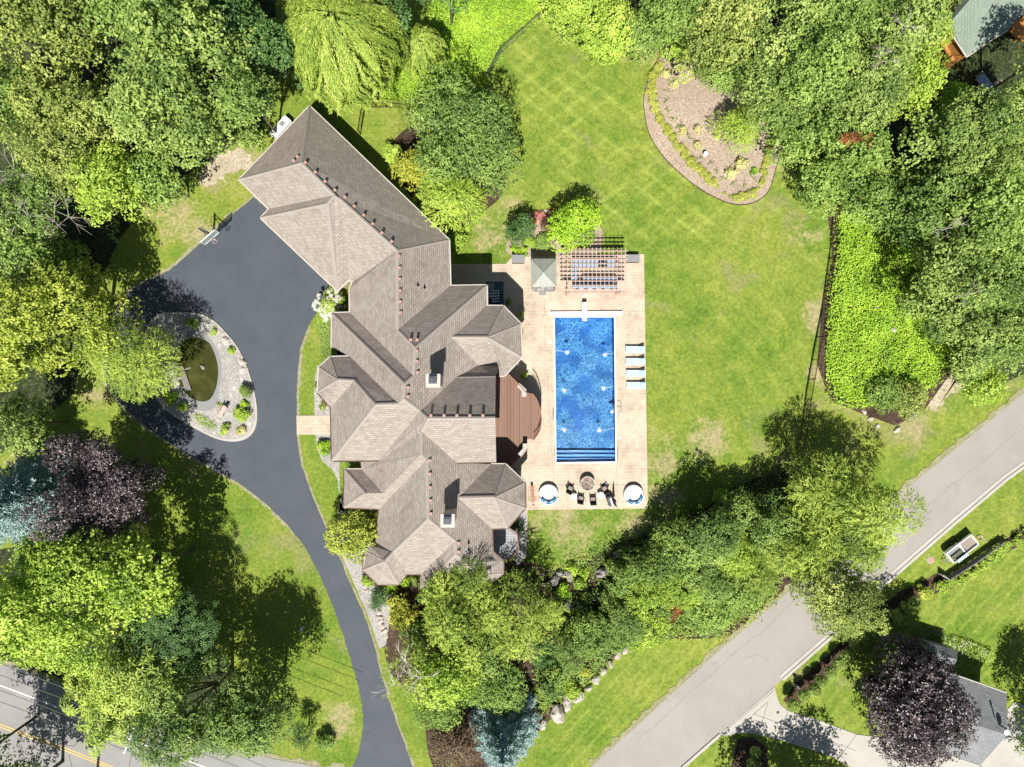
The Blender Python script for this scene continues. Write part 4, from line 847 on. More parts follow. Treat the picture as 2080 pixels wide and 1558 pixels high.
DK = [(1002, 763), (1017.5, 762), (1031, 758.5), (1052, 779), (1068, 797), (1081, 799.6), (1088, 808), (1093, 820), (1097, 834), (1099, 848), (1098, 862), (1095, 874), (1090, 884), (1083, 892), (1071, 892), (1071, 910), (1062, 922), (1050, 934), (1036, 948), (1002, 948)]
deckobj('pool_deck', 'raised reddish brown deck with a curved railed edge facing the pool', DK, M['deck'], zd, M['redwood'], ((2, 4), (5, 13), (15, 18)), (2, 5, 9, 13, 18))
deckobj('balcony', 'small grey balcony with reddish brown rails at the south-east corner of the house', [(1001, 1073), (1033, 1071), (1051, 1083), (1053, 1112), (1035, 1134), (1021, 1139), (1001, 1120)], M['greydeck'], zd, M['redwood'], ((1, 4),), (2, 3))
for (pp, lb) in (([(1055, 778), (1069, 791), (1069, 806), (1060, 806), (1060, 795), (1050, 785)], 'pale angular serving counter on the north corner of the deck'), ([(1062, 901), (1071, 901), (1071, 913), (1059, 928), (1052, 922), (1062, 911)], 'pale angular serving counter on the south corner of the deck')):
    pts = [W(a, b, zd + .95) for a, b in pp]; c = Vector((*[sum(p[i] for p in pts) / len(pts) for i in (0, 1)], zd)); root = thing('deck_counter', lb, 'counter', c)
    part(root, 'counter_top', MB().prism(pts, zd + .88, zd + .95), M['concrete']); part(root, 'base', MB().prism([(c.x + (x - c.x) * .86, c.y + (y - c.y) * .86) for x, y in pts], zd, zd + .88), M['greywood'])

# ------------------------------------------------------------------ pool-side structures and furniture
zp_ = zp
# pergola
PT = zp + 2.62
pg = thing('pergola', 'pale open-slat pergola over the outdoor bar north of the pool', 'pergola', P3(1206, 560, zp))
xs0, ys0 = W(1143, 600, PT); xs1, ys1 = W(1274, 507, PT)
def at(px, py, z=PT): return P3(px, py, z)
for (px, py) in ((1155, 590), (1260, 590), (1155, 524), (1260, 524)):
    c = at(px, py, PT); part(pg, 'post', MB().box((c.x, c.y, (zp + PT) / 2 - .1), (.19, .19, PT - zp - .1)).box((c.x, c.y, zp + .2), (.27, .27, .4)), M['copper'])
for py in (524, 590):
    a, b = at(1143, py), at(1273, py); part(pg, 'main_beam', MB().box(((a.x + b.x) / 2, a.y, PT - .13), (b.x - a.x, .09, .24)).box(((a.x + b.x) / 2, a.y - .16, PT - .13), (b.x - a.x, .05, .24)), M['cedar'])
for k in range(11):
    py = 510 + k * 8.75; a, b = at(1140 + .0 * k, py), at(1275, py); part(pg, 'rafter', MB().box(((a.x + b.x) / 2, a.y, PT + .07), (b.x - a.x, .06, .15)), M['cedar'])
for k in range(16):
    px = 1143.5 + k * 8.45; a, b = at(px, 601.5), at(px, 503.5); part(pg, 'slat', MB().box((a.x, (a.y + b.y) / 2, PT + .17), (.055, b.y - a.y, .045)), M['cedar'])
bar = thing('outdoor_bar', 'pale blue-grey U-shaped bar counter under the pergola', 'bar counter', P3(1205, 560, zp)); zb = zp + .95
def rct(x0, y0, x1, y1, z): a, b = W(x0, y1, z), W(x1, y0, z); return (a[0], a[1], b[0], b[1])
for (x0, y0, x1, y1, hgt, nm, mm) in ((1162, 524, 1251, 542, .92, 'kitchen_counter', 'counter'), (1161, 545, 1173, 573, .92, 'side_counter', 'counter'), (1183, 564, 1253, 573, .88, 'work_counter', 'counter'), (1163, 575, 1253, 585, 1.10, 'bar_top', 'counter')):
    a = rct(x0, y0, x1, y1, zp + hgt); c = ((a[0] + a[2]) / 2, (a[1] + a[3]) / 2); o = part(bar, nm, MB().rbox((*c, zp + hgt - .03), (a[2] - a[0], a[3] - a[1], .07), 0, .015), M[mm]); part(bar, 'cabinet', MB().box((*c, zp + hgt / 2 - .04), (a[2] - a[0] - .12, a[3] - a[1] - .12, hgt - .07)), M['stone'])
g_ = thing('barbecue_grill', 'dark lidded barbecue grill set in the counter under the pergola', 'grill', P3(1224, 534, zp + .92)); c = P3(1224, 535, zp + 1.1)
part(g_, 'firebox', MB().rbox(c + Vector((0, 0, -.05)), (.80, .66, .26), 0, .03), M['black']); part(g_, 'lid', MB().rbox(c + Vector((0, .05, .16)), (.76, .44, .22), 0, .08), M['darkgrey'], True); part(g_, 'handle', MB().tube([c + Vector((-.3, -.22, .2)), c + Vector((.3, -.22, .2))], .02, 6), M['steel'])
def stool(c):
    r = thing('bar_stool', 'blue-grey cushioned bar stool along the south side of the pergola bar', 'bar stool', c, 'bar stools along the pergola bar')
    part(r, 'seat', MB().rbox(c + Vector((0, 0, .74)), (.42, .40, .08), 0, .03), M['cushion']); part(r, 'backrest', MB().rbox(c + Vector((0, -.22, .96)), (.42, .06, .36), 0, .02, -.1), M['wicker'])
    for sx in (-.18, .18):
        for sy in (-.18, .18): part(r, 'leg', MB().tube([c + Vector((sx * 1.1, sy * 1.1, 0)), c + Vector((sx, sy, .72))], .018, 5), M['wicker'])
    return r
s0 = P3(1170.5, 589, zp); st0 = stool(s0); SL = ['westernmost', 'second from the west', 'middle', 'second from the east', 'easternmost']; st0['label'] = 'westernmost of the five blue-grey stools along the pergola bar'
for k in range(1, 5): dup(st0, P3(1170.5 + k * 17.6, 589, zp), 0, 1, SL[k] + ' of the five blue-grey stools along the pergola bar')
def armchair(c, label, rz=0, seatm='taupe', w=.62):
    r = thing('lounge_chair', label, 'chair', c)
    part(r, 'seat_cushion', MB().rbox(c + Vector((0, .02, .42)), (w - .14, .50, .12), 0, .04), M[seatm]); part(r, 'backrest', MB().rbox(c + Vector((0, -.34, .62)), (w, .10, .72), 0, .04, .28), M['wicker'])
    part(r, 'seat_frame', MB().box(c + Vector((0, 0, .32)), (w - .06, .62, .08)), M['wicker'])
    for sx in (-1, 1):
        part(r, 'armrest', MB().rbox(c + Vector((sx * (w / 2 - .02), -.02, .60)), (.08, .66, .06), 0, .02), M['wicker'])
        for sy in (-.26, .27): part(r, 'leg', MB().tube([c + Vector((sx * (w / 2 - .03), sy, 0)), c + Vector((sx * (w / 2 - .03), sy, .6))], .025, 5), M['wicker'])
    r.rotation_euler.z = rz; return r
ac = [(1158, 993, -.45 + math.pi * 0), (1179.5, 1013, -.22), (1204, 1015, .07), (1228, 993, .52)]
lb = ['dark wicker armchair angled beside the fire pit, westernmost of the four', 'dark wicker armchair just south-west of the fire pit, taupe seat', 'dark wicker armchair just south-east of the fire pit, taupe seat', 'dark wicker armchair angled beside the fire pit, easternmost of the four']
c0 = P3(ac[0][0], ac[0][1], zp + .3); c0.z = zp; ch0 = armchair(c0, lb[0], ac[0][2])
for q, l_ in list(zip(ac, lb))[1:]: c_ = P3(q[0], q[1], zp + .3); c_.z = zp; dup(ch0, c_, q[2], 1, l_)
def side_table(px, py, label, m, r_=.33, h=.5):
    c = P3(px, py, zp + h); c.z = zp; t = thing('side_table', label, 'table', c)
    part(t, 'table_top', MB().lathe(c, [(r_, h - .03), (r_, h), (r_ * .97, h + .01)], 28), M[m]); part(t, 'pedestal', MB().lathe(c, [(r_ * .6, 0), (r_ * .5, .03), (.05, .06), (.05, h - .03)], 14), M[m])
side_table(1165.5, 1009, 'round white side table west of the fire pit', 'white'); side_table(1220.5, 1006, 'round white side table east of the fire pit', 'white')
fp = thing('fire_pit', 'round stone fire pit filled with dark lava gravel', 'fire pit', P3(1193, 984, zp)); c = P3(1193.5, 982.5, zp + .6); c.z = zp
part(fp, 'stone_ring', MB().lathe(c, [(.74, 0), (.76, .1), (.75, .60), (.73, .64), (.66, .64), (.64, .35)], 36), M['stone']); part(fp, 'lava_bed', MB().lathe(c + Vector((0, 0, .52)), [(.655, 0), (.655, .06)], 30), speckle("lava_rock", (.07, .055, .05), (.26, .20, .17), (.48, .38, .32), 11, .8, .3))
def daybed(px, py, label, rot):
    c = P3(px, py, zp + .3); c.z = zp; r = thing('round_daybed', label, 'daybed', c)
    part(r, 'base', MB().lathe(c, [(.98, 0), (1.02, .08), (1.02, .28), (1.0, .32)], 40), M['trim']); part(r, 'mattress', MB().lathe(c + Vector((0, .06, 0)), [(.93, .32), (.97, .36), (.97, .44), (.92, .49), (.0, .50)], 40), M['white'], True)
    bk = MB()
    for i in range(24):
        a = rot - 1.15 + 2.3 * i / 23; p = c + Vector((.97 * math.cos(a), .97 * math.sin(a), .5)); bk.rbox(p, (.12, .15, .42 + .1 * math.sin(math.pi * i / 23)), a, .03)
    part(r, 'backrest', bk, M['white'])
    for i in range(5):
        a = rot - .85 + 1.7 * i / 4; p = c + Vector((.74 * math.cos(a), .74 * math.sin(a), .62)); part(r, 'pillow', MB().blob(p, (.13, .27, .24), i, 10, 6, .08, a), M['navy'] if i % 2 == 0 else M['ltblue'], True)
daybed(1114, 1004, 'round white daybed with blue pillows at the south-west corner of the patio', -1.57); daybed(1287, 1005, 'round white daybed with blue pillows at the south-east corner of the patio', -1.2)
um = thing('closed_umbrella', 'closed dark grey patio umbrella beside the fire pit chairs', 'umbrella', P3(1246, 1019, zp)); c = P3(1246, 1019, zp)
part(um, 'base', MB().lathe(c, [(.3, 0), (.28, .08), (.06, .12)], 20), M['black']); part(um, 'pole', MB().tube([c, c + Vector((-.1, 0, 2.9))], .03, 8), M['steel']); part(um, 'furled_canopy', MB().tube([c + Vector((-.03, 0, .9)), c + Vector((-.05, 0, 1.3)), c + Vector((-.09, 0, 2.4)), c + Vector((-.1, 0, 3.0))], .17, 9, .03), M['darkgrey'])
gc = thing('covered_grill', 'dark grey rounded cart with a white towel on top, beside the south-east daybed', 'cart', P3(1239, 1017, zp)); c = P3(1239.5, 1017, zp + .4); c.z = zp
part(gc, 'body', MB().rbox(c + Vector((0, 0, .38)), (.62, 1.05, .76), .35, .12), M['darkgrey']); part(gc, 'towel', MB().rbox(c + Vector((.10, -.08, .775)), (.16, .8, .03), .35, .01), M['white'])
for sy in (-.4, .4): part(gc, 'wheel', MB().tube([c + Vector((-.2, sy, .08)), c + Vector((.2, sy, .08))], .08, 10), M['black'])
ss = thing('seesaw', 'long reddish seesaw-like rocker on thin cross legs at the west edge of the patio', 'seesaw', P3(1081, 1004, zp)); c = P3(1081, 1004, zp)
part(ss, 'plank', MB().rbox(c + Vector((0, .1, .45)), (.24, 1.75, .06), .07, .02), M['redwood']); part(ss, 'rail', MB().tube([c + Vector((.06, -.95, .5)), c + Vector((0, 0, .62)), c + Vector((-.03, .85, .55))], .035, 6), M['vent'])
for sy in (-.5, .5): part(ss, 'cross_leg', MB().tube([c + Vector((-.4, sy, 0)), c + Vector((-.38, sy, .35)), c + Vector((.38, sy, .35)), c + Vector((.4, sy, 0))], .018, 5), M['brownmetal'])
part(ss, 'wheel', MB().lathe(c + Vector((.1, -1.15, .05)), [(.12, 0), (.12, .06), (.05, .08)], 14), M['vent'])
def lounger(px, py, label):
    c = P3(px, py, zp + .3); c.z = zp; r = thing('sun_lounger', label, 'sun lounger', c)
    part(r, 'sling_seat', MB().rbox(c + Vector((-.30, 0, .34)), (1.32, .62, .04), 0, .01), M['ltblue']); part(r, 'backrest', MB().rbox(c + Vector((.60, 0, .50)), (.62, .62, .04), 0, .01).mesh and MB().box(c + Vector((.62, 0, .52)), (.66, .62, .04), 0, 0, -.55), M['ltblue'])
    for s_ in (-.32, .32): part(r, 'side_rail', MB().tube([c + Vector((-.98, s_, .33)), c + Vector((.35, s_, .33)), c + Vector((.95, s_, .30))], .025, 6), M['white'])
    for sx in (-.85, .75):
        for s_ in (-.3, .3): part(r, 'leg', MB().tube([c + Vector((sx, s_, 0)), c + Vector((sx, s_, .32))], .025, 6), M['white'])
    part(r, 'pillow', MB().rbox(c + Vector((.82, 0, .66)), (.22, .44, .09), 0, .03), M['white'])
    return r
LB = ['northernmost', 'second from the north', 'second from the south', 'southernmost']
l0 = lounger(1290, 710, LB[0] + ' of four pale blue loungers east of the pool')
for k in range(1, 4): c_ = P3(1290 + .7 * k, 710 + k * 24.3, zp + .3); c_.z = zp; dup(l0, c_, 0, 1, LB[k] + ' of four pale blue loungers east of the pool')
def deckbox(px, py, w, d, label, m='darkgrey'):
    c = P3(px, py, zp + .6); c.z = zp; r = thing('deck_box', label, 'storage box', c); part(r, 'box', MB().rbox(c + Vector((0, 0, .28)), (w, d, .56), 0, .03), M['wicker']); part(r, 'lid', MB().rbox(c + Vector((0, .02, .60)), (w + .05, d + .05, .08), 0, .02), M['grey'])
deckbox(1052.5, 526, 1.25, .78, 'grey lidded storage box at the north-west patio corner, west of the gazebo'); deckbox(1285.5, 525, 1.3, .72, 'grey lidded storage box east of the pergola')
# gazebo with a metal roof
gzb = thing('grill_gazebo', 'square gazebo with a pyramid of grey-green metal roofing', 'gazebo', P3(1104, 558, zp)); zr = zp + 2.3
c4 = [P3(1077.5, 525.5, zr), P3(1130.5, 525.5, zr), P3(1130.5, 582, zr), P3(1079.5, 583, zr)]; ap = P3(1104, 553, zr + .95)
gm = MB(); 
for i in range(4): a, b = c4[i], c4[(i + 1) % 4]; gm.add([a, b, ap], [(0, 1, 2)]); gm.add([a, b, b - Vector((0, 0, .1)), a - Vector((0, 0, .1))], [(0, 1, 2, 3)])
grf = part(gzb, 'roof', gm, M['seam']); rb_ = MB()
for i in range(4):
    a, b = c4[i], c4[(i + 1) % 4]; nrb = 13
    for k in range(1, nrb):
        t = k / nrb; p = a + (b - a) * t; mid = (a + b) / 2; s_ = 1 - abs(2 * t - 1); apf = Vector((mid.x, mid.y, a.z)); top = p + (ap - mid) * s_; rb_.tube([p + Vector((0, 0, .015)), top + Vector((0, 0, .015))], .014, 3)
    rb_.tube([a + Vector((0, 0, .02)), ap + Vector((0, 0, .02))], .03, 4)
part(grf, 'seams', rb_, M['seam'])
for q in c4: v = q + (ap - q) * .12; part(gzb, 'post', MB().box((v.x, v.y, (zp + zr) / 2), (.1, .1, zr - zp)), M['black'])
c = P3(1105, 590, zp + .9); c.z = zp; part(gzb, 'counter', MB().box(c + Vector((0, .25, .45)), (2.2, .5, .9)).rbox(c + Vector((0, .25, .92)), (2.3, .6, .05), 0, .01), M['greystone'])
fr = thing('folding_table', 'small pale folding table south of the gazebo', 'table', P3(1102, 594, zp)); c = P3(1102, 594, zp + .5); c.z = zp
part(fr, 'table_top', MB().rbox(c + Vector((0, 0, .52)), (.68, .55, .04), 0, .01), M['grey'])
for sx in (-.3, .3):
    for sy in (-.24, .24): part(fr, 'leg', MB().tube([c + Vector((sx, sy, 0)), c + Vector((sx, sy, .5))], .015, 5), M['steel'])
# shaded dining corner by the house
rug = solo('outdoor_rug', MB().prism([W(*q, zp) for q in ((985, 572), (1023, 572), (1023, 622), (985, 622))], zp + .005, zp + .02), plain("blue_green_rug", (.05, .11, .13), .95, var=.5, sc=9), 'dark blue-green outdoor rug in the shade of the north-east house corner', 'rug')
def stripe():
    t = NT("blue_white_stripe"); sp = t.n("ShaderNodeSeparateXYZ"); t.l(t.pos(), sp.inputs[0]); f = t.math('FRACT', t.math('DIVIDE', sp.outputs[1], .27)); return t.done(t.mix(t.math('GREATER_THAN', f, .5), (.02, .04, .10), (.7, .74, .78)), .8)
M['stripe'] = stripe()
sf = thing('striped_sofa', 'navy and white striped outdoor sofa on the shaded rug', 'sofa', P3(1005, 604, zp)); c = P3(1006.5, 603, zp + .4); c.z = zp
part(sf, 'seat', MB().rbox(c + Vector((-.1, 0, .38)), (.6, 1.3, .16), 0, .03), M['stripe']); part(sf, 'backrest', MB().rbox(c + Vector((.28, 0, .6)), (.16, 1.3, .5), 0, .04), M['stripe']); part(sf, 'frame', MB().box(c + Vector((0, 0, .16)), (.8, 1.45, .28)), M['wicker'])
sf2 = thing('striped_chair', 'navy and white striped chair half hidden under the house eave', 'chair', P3(992, 599, zp)); c = P3(993, 599, zp + .4); c.z = zp
part(sf2, 'seat', MB().rbox(c + Vector((0, 0, .40)), (.5, .7, .14), 0, .03), M['stripe']); part(sf2, 'frame', MB().box(c + Vector((0, 0, .17)), (.6, .8, .3)), M['wicker'])
ct = thing('coffee_table', 'dark low coffee table between the striped seats', 'table', P3(998, 585, zp)); c = P3(998, 585, zp); part(ct, 'table_top', MB().rbox(c + Vector((0, 0, .4)), (.6, .9, .05), 0, .01), M['grey'])
for sx in (-.25, .25): part(ct, 'leg', MB().box(c + Vector((sx, 0, .19)), (.05, .8, .37)), M['black'])
def potplant(px, py, label, m='bright', z=zp, r_=.28, leaf='bright'):
    c = P3(px, py, z + .5); c.z = z; r = thing('potted_plant', label, 'potted plant', c); part(r, 'pot', MB().lathe(c, [(.16, 0), (.24, .36), (.27, .38), (.27, .42), (.22, .42)], 18), M['terracotta'])
    seed_[0] += 1; me, C = crown('foliage', np.random.default_rng(seed_[0]), r_ + .06, .3, L[leaf], .12, 'broad', 2.5, 6, (.12, .2)); me.transform(Matrix.Translation((0, 0, .62))); o = bpy.data.objects.new('foliage', me); col.objects.link(o); o.parent = r
potplant(1034, 614, 'pale potted plant in the shade north of the east bay', leaf='cool'); potplant(1057, 640, 'pale green potted plant at the corner of the east bay', leaf='cream', r_=.34)
# ------------------------------------------------------------------ fences
def fence(pts, h, label, m='black', pick=.14, post=2.4, name='metal_fence', solid=False, shared=True):
    P_ = [G(a, b, 0) for a, b in pts]; r = thing(name, label, 'fence', P_[0]); rl = MB(); pk = MB()
    for a, b in zip(P_, P_[1:]):
        L_ = (b - a).length; n_ = max(1, round(L_ / post)); g = lambda t: Vector((a.x + (b.x - a.x) * t, a.y + (b.y - a.y) * t, gz(a.x + (b.x - a.x) * t, a.y + (b.y - a.y) * t)))
        for k in range(n_):
            p, q = g(k / n_), g((k + 1) / n_)
            if solid:
                for zz in range(6): rl.tube([p + Vector((0, 0, .15 + zz * h / 6)), q + Vector((0, 0, .15 + zz * h / 6))], h / 13, 4)
            else:
                for zz in (.12, h - .18, h - .02): rl.tube([p + Vector((0, 0, zz)), q + Vector((0, 0, zz))], .022, 4)
            part(r, 'post', MB().box(p + Vector((0, 0, h / 2)), (.08, .08, h + .1)).lathe(p + Vector((0, 0, h + .05)), [(.055, 0), (.01, .07)], 6), M[m])
        if not solid:
            for k in range(int(L_ / pick)): p = g(k * pick / L_); pk.box(p + Vector((0, 0, h / 2 + .02)), (.022, .022, h))
    part(r, 'rails', rl, M[m])
    if not solid: part(r, 'pickets', pk, M[m])
    part(r, 'post', MB().box(P_[-1] + Vector((0, 0, h / 2)), (.08, .08, h + .1)), M[m]); return r
fence([(733, 273), (742, 220), (831, 224)], 1.45, 'black metal fence with a corner north-east of the garage wing')
fence([(992, 156), (1016, 110), (1060, 72), (1128, 10), (1170, -30)], 1.3, 'thin grey-green wire fence along the bramble patch at the north', 'darkgrey')
fence([(1690, 455), (1684, 525), (1668, 640), (1650, 730), (1636, 810), (1627, 880), (1614, 930), (1583, 943), (1536, 968), (1490, 1000), (1455, 1045)], 1.5, 'long black metal fence on the east side of the pool lawn')
fence([(1030, 1128), (1075, 1180), (1112, 1222), (1128, 1262)], 1.4, 'black metal fence running south from the balcony corner')
wf = fence([(1905, 1163), (1919, 1173), (1975, 1137), (2028, 1098)], .85, 'weathered wooden board fence behind the trailer', 'greywood', post=2.0, name='wooden_fence', solid=True)
# ------------------------------------------------------------------ basketball hoop, utility box, house bits
bb = thing('basketball_hoop', 'basketball hoop with a glass backboard at the edge of the black drive', 'basketball hoop', G(434, 479)); b0 = G(434, 479); 
dirv = Vector((.66, -.75, 0)).normalized(); side = Vector((.75, .66, 0)).normalized(); bc = P3(421, 487, 3.2); bc = P3(426, 482, 3.2)
part(bb, 'post', MB().box(b0 + Vector((0, 0, 1.6)), (.14, .14, 3.2), .8), M['darkgrey'])
part(bb, 'support_arms', MB().tube([b0 + Vector((0, 0, 3.1)), bc - Vector((0, 0, .3))], .04, 5).tube([b0 + Vector((0, 0, 2.6)), bc - Vector((0, 0, .5)) + side * .3], .03, 5).tube([b0 + Vector((0, 0, 2.6)), bc - Vector((0, 0, .5)) - side * .3], .03, 5).tube([b0 + Vector((0, 0, .3)), b0 - dirv * .6 + Vector((0, 0, 1.8)), b0 + Vector((0, 0, 3.0))], .03, 5), M['darkgrey'])
a_ = math.atan2(side.y, side.x); gl_ = NT("clear_backboard"); tb = gl_.n("ShaderNodeBsdfTransparent"); tb.inputs[0].default_value = (.75, .8, .78, 1); pb = gl_.n("ShaderNodeBsdfPrincipled"); pb.inputs['Base Color'].default_value = (.6, .65, .65, 1); mx_ = gl_.n("ShaderNodeMixShader"); mx_.inputs[0].default_value = .35; gl_.l(tb.outputs[0], mx_.inputs[1]); gl_.l(pb.outputs[0], mx_.inputs[2]); gl_.l(mx_.outputs[0], gl_.out.inputs[0])
bd = part(bb, 'backboard', MB().box(bc, (1.7, .04, 1.0), a_), gl_.m)
fm = MB()
for sx in (-.85, .85): fm.box(bc + side * sx, (.05, .07, 1.08), a_)
for sz in (-.5, .5): fm.box(bc + Vector((0, 0, sz)), (1.74, .07, .05), a_)
part(bd, 'frame', fm, M['white'])
rc = bc + dirv * .38 + Vector((0, 0, -.32)); rim = part(bb, 'rim', MB().tube([rc + Vector((.23 * math.cos(k * math.pi / 8), .23 * math.sin(k * math.pi / 8), 0)) for k in range(17)], .018, 5).tube([bc - Vector((0, 0, .32)), rc - dirv * .22], .03, 5), M['redwood'])
nm_ = MB()
for k in range(12): a = k * math.pi / 6; nm_.tube([rc + Vector((.23 * math.cos(a), .23 * math.sin(a), 0)), rc + Vector((.15 * math.cos(a + .4), .15 * math.sin(a + .4), -.4))], .008, 3); nm_.tube([rc + Vector((.23 * math.cos(a), .23 * math.sin(a), 0)), rc + Vector((.15 * math.cos(a - .4), .15 * math.sin(a - .4), -.4))], .008, 3)
part(rim, 'net', nm_, M['white'])
ub = thing('generator', 'long white utility cabinet against the north-west garage wall', 'utility cabinet', G(573, 262)); c = G(575, 264)
part(ub, 'cabinet', MB().rbox(c + Vector((0, 0, .45)), (2.3, .8, .9), .85, .04), M['white']); part(ub, 'grille', MB().box(c + Vector((.2, .28, .92)), (.5, .45, .02), .85), M['grey']); part(ub, 'plinth', MB().box(c + Vector((0, 0, .04)), (2.4, .95, .1), .85), M['concrete'])
# island : bench, bridge, rocks
def rocks(lst, name='boulder', m='stone', label=None, cat='rock', group=None, hfac=.45):
    out = []
    for i, q in enumerate(lst):
        px, py, rp = q[:3]; R = rp * S; c = G(px, py, R * .3); g0 = G(px, py); lb_ = q[3] if len(q) > 3 else label
        out.append(solo(name, MB().blob((c.x, c.y, g0.z + R * hfac * .5), (R, R * random.Random(i + px).uniform(.6, .9), R * hfac * 1.3), int(px * 7 + py), 10, 6, .28, random.Random(px).uniform(0, 3)), M[m], lb_, cat, group if len(q) <= 3 else None, loc=(c.x, c.y, g0.z), smooth=False))
    return out
rocks([(459, 692, 10, 'large pale flat stone at the north-east of the turning-circle island'), (492, 735, 8, 'white rounded rock on the east side of the island'), (494, 753, 9, 'brown split rock on the east side of the island'), (440, 673, 7), (452, 678, 6), (447, 700, 6), (486, 722, 5), (500, 748, 5), (505, 783, 5), (509, 800, 5), (512, 830, 5), (507, 860, 6), (498, 872, 6), (480, 882, 6), (455, 886, 5), (436, 878, 5), (420, 868, 5), (395, 852, 5), (372, 838, 5), (378, 822, 5), (387, 812, 6), (366, 768, 6), (362, 778, 6), (368, 790, 6), (374, 798, 5), (388, 661, 5), (365, 665, 5), (345, 668, 6), (420, 660, 5), (446, 853, 6)], label='small pale edging rock on the gravel island', group='edging rocks of the island')
rocks([(613, 1277, 6, 'lone white stone on the lawn west of the drive')], 'stone')
bn = thing('garden_bench', 'curved pale wooden bench on the south gravel of the island', 'bench', G(456, 834, .12)); c = G(456, 834, .15)
part(bn, 'seat', MB().rbox(c + Vector((0, 0, .42)), (.42, 1.05, .06), -.5, .02), M['cedar']); part(bn, 'backrest', MB().rbox(c + Vector((-.22, .1, .6)), (.06, 1.0, .3), -.5, .02), M['cedar'])
for sy in (-.4, .4): part(bn, 'leg', MB().box(c + Vector((-sy * -.48, sy * .88, .2)), (.36, .07, .42), -.5), M['greywood'])
pb_ = G(463, 823, .15); part(bn, 'end_table', MB().box(pb_ + Vector((0, 0, .4)), (.34, .28, .06), -.4).box(pb_ + Vector((0, 0, .2)), (.1, .1, .4)), M['black'])
br = thing('pond_bridge', 'grey slatted plank footbridge at the west side of the pond', 'footbridge', G(375, 768, .2)); c = G(375, 768, .25)
for k in range(5): part(br, 'plank', MB().box(c + Vector((-.24 + k * .12 - 0.0, 0, .06)), (.09, 2.5, .05), .33), M['greywood'])
part(br, 'bearer', MB().box(c + Vector((-.2, -.9, -.02)), (.75, .1, .12), .33).box(c + Vector((.25, .9, -.02)), (.75, .1, .12), .33), M['greywood'])
for (a, b, l_) in ((491, 772, 'brown stepping stone nearest the rocks'), (476, 788, 'middle brown stepping stone on the gravel island'), (468, 800, 'brown stepping stone nearest the bench')):
    c = G(a, b, .155); solo('stepping_stone', MB().rbox(c, (.3, .42, .05), .2, .02), M['stone'], l_, 'stepping stone', loc=c)
# boulder rows
rocks([(1270, 1318, 11), (1254, 1329, 11), (1240, 1349, 9), (1226, 1363, 10), (1211, 1380, 12), (1196, 1398, 9), (1174, 1415, 16), (1152, 1427, 17), (1132, 1449, 19), (1103, 1472, 12)], label='pale boulder in the row along the south-east planting edge', group='boulders along the south-east planting edge', hfac=.6)
rocks([(1257, 1128, 15, 'grey boulder at the lawn edge, easternmost of the rock garden'), (1224, 1162, 15, 'round grey boulder between the ferns and the shrubs'), (1125, 1179, 13, 'flat dark boulder at the west of the rock garden'), (1156, 1168, 13), (1153, 1230, 14), (1179, 1231, 10), (1210, 1214, 10), (1094, 1221, 10), (1098, 1235, 10), (1139, 1165, 10), (1130, 1240, 12), (1190, 1195, 9)], m='greystone', label='grey boulder half buried among the rock garden plants', group='rock garden boulders', hfac=.7)
rocks([(743, 1190, 7), (745, 1200, 6), (770, 1244, 7), (771, 1254, 7), (773, 1263, 7), (776, 1272, 7), (781, 1282, 7), (784, 1291, 7), (800, 1150 + 45, 6)][:8], label='small pinkish rock edging the gravel strip by the drive', group='rocks beside the drive')
rocks([(1864, 820, 13, 'largest brown boulder by the road verge'), (1850, 830, 7, 'small white boulder beside the brown one'), (1856, 842, 9), (1755, 836, 7), (1769, 851, 7), (1782, 866, 6), (1823, 873, 8)], label='pale boulder edging the east bramble bank', group='boulders of the east bank')
rocks([(1782, 627, 8), (1815, 670, 7), (1872, 705, 8), (1803, 744, 7)], label='pale rock showing through the east brambles', group='rocks in the brambles')
# ------------------------------------------------------------------ street furniture
up = thing('utility_pole', 'white utility pole with a long crossarm over the main street', 'utility pole', G(285, 1450)); zt = 9.6; u0 = G(283, 1440)
tp = P3(268, 1483, zt); u0 = Vector((tp.x, tp.y, gz(tp.x, tp.y))); up.location = u0
part(up, 'pole', MB().tube([u0, u0 + Vector((0, 0, zt + .5))], .15, 10, .1), M['greywood'])
ca, cbb = P3(262, 1512, zt), P3(272, 1478, zt); ca2 = P3(252, 1530, zt)
part(up, 'crossarm', MB().tube([cbb, ca2], .07, 6), M['white'])
W4 = [((-80, 1318), (300, 1466)), ((-80, 1341), (290, 1485)), ((-80, 1372), (262, 1505)), ((-80, 1396), (255, 1524))]
wr = thing('power_lines', 'four thin pale overhead power lines along the main street', 'power line', P3(100, 1440, 9.4))
for (a, b) in W4:
    A, B = P3(*a, 9.4), P3(*b, 9.5); C_ = P3(b[0] + 380, b[1] + 150, 9.4)
    part(wr, 'wire', MB().tube([A, A.lerp(B, .5) - Vector((0, 0, .15)), B, B.lerp(C_, .5) - Vector((0, 0, .2)), C_], .026, 4), M['steel'])
mbx = thing('mailbox', 'dark grey mailbox post at the kerb beside the concrete drive', 'mailbox', G(1614, 1388)); c = G(1614, 1388)
part(mbx, 'post', MB().box(c + Vector((0, 0, .65)), (.12, .12, 1.3), .5), M['darkgrey']); part(mbx, 'box', MB().rbox(c + Vector((-.12, .12, 1.2)), (.24, .5, .26), .7, .06), M['darkgrey']); part(mbx, 'arm', MB().box(c + Vector((0, 0, 1.03)), (.1, .5, .06), .7), M['darkgrey'])
ys = thing('yard_sign', 'small white yard sign between the round shrubs', 'sign', G(1763, 1278)); c = G(1763, 1278)
part(ys, 'panel', MB().box(c + Vector((0, 0, .8)), (.6, .03, .45), -.7, .5), M['white'])
part(ys, 'stake', MB().tube([c, c + Vector((0, 0, .75))], .02, 5), M['steel'])
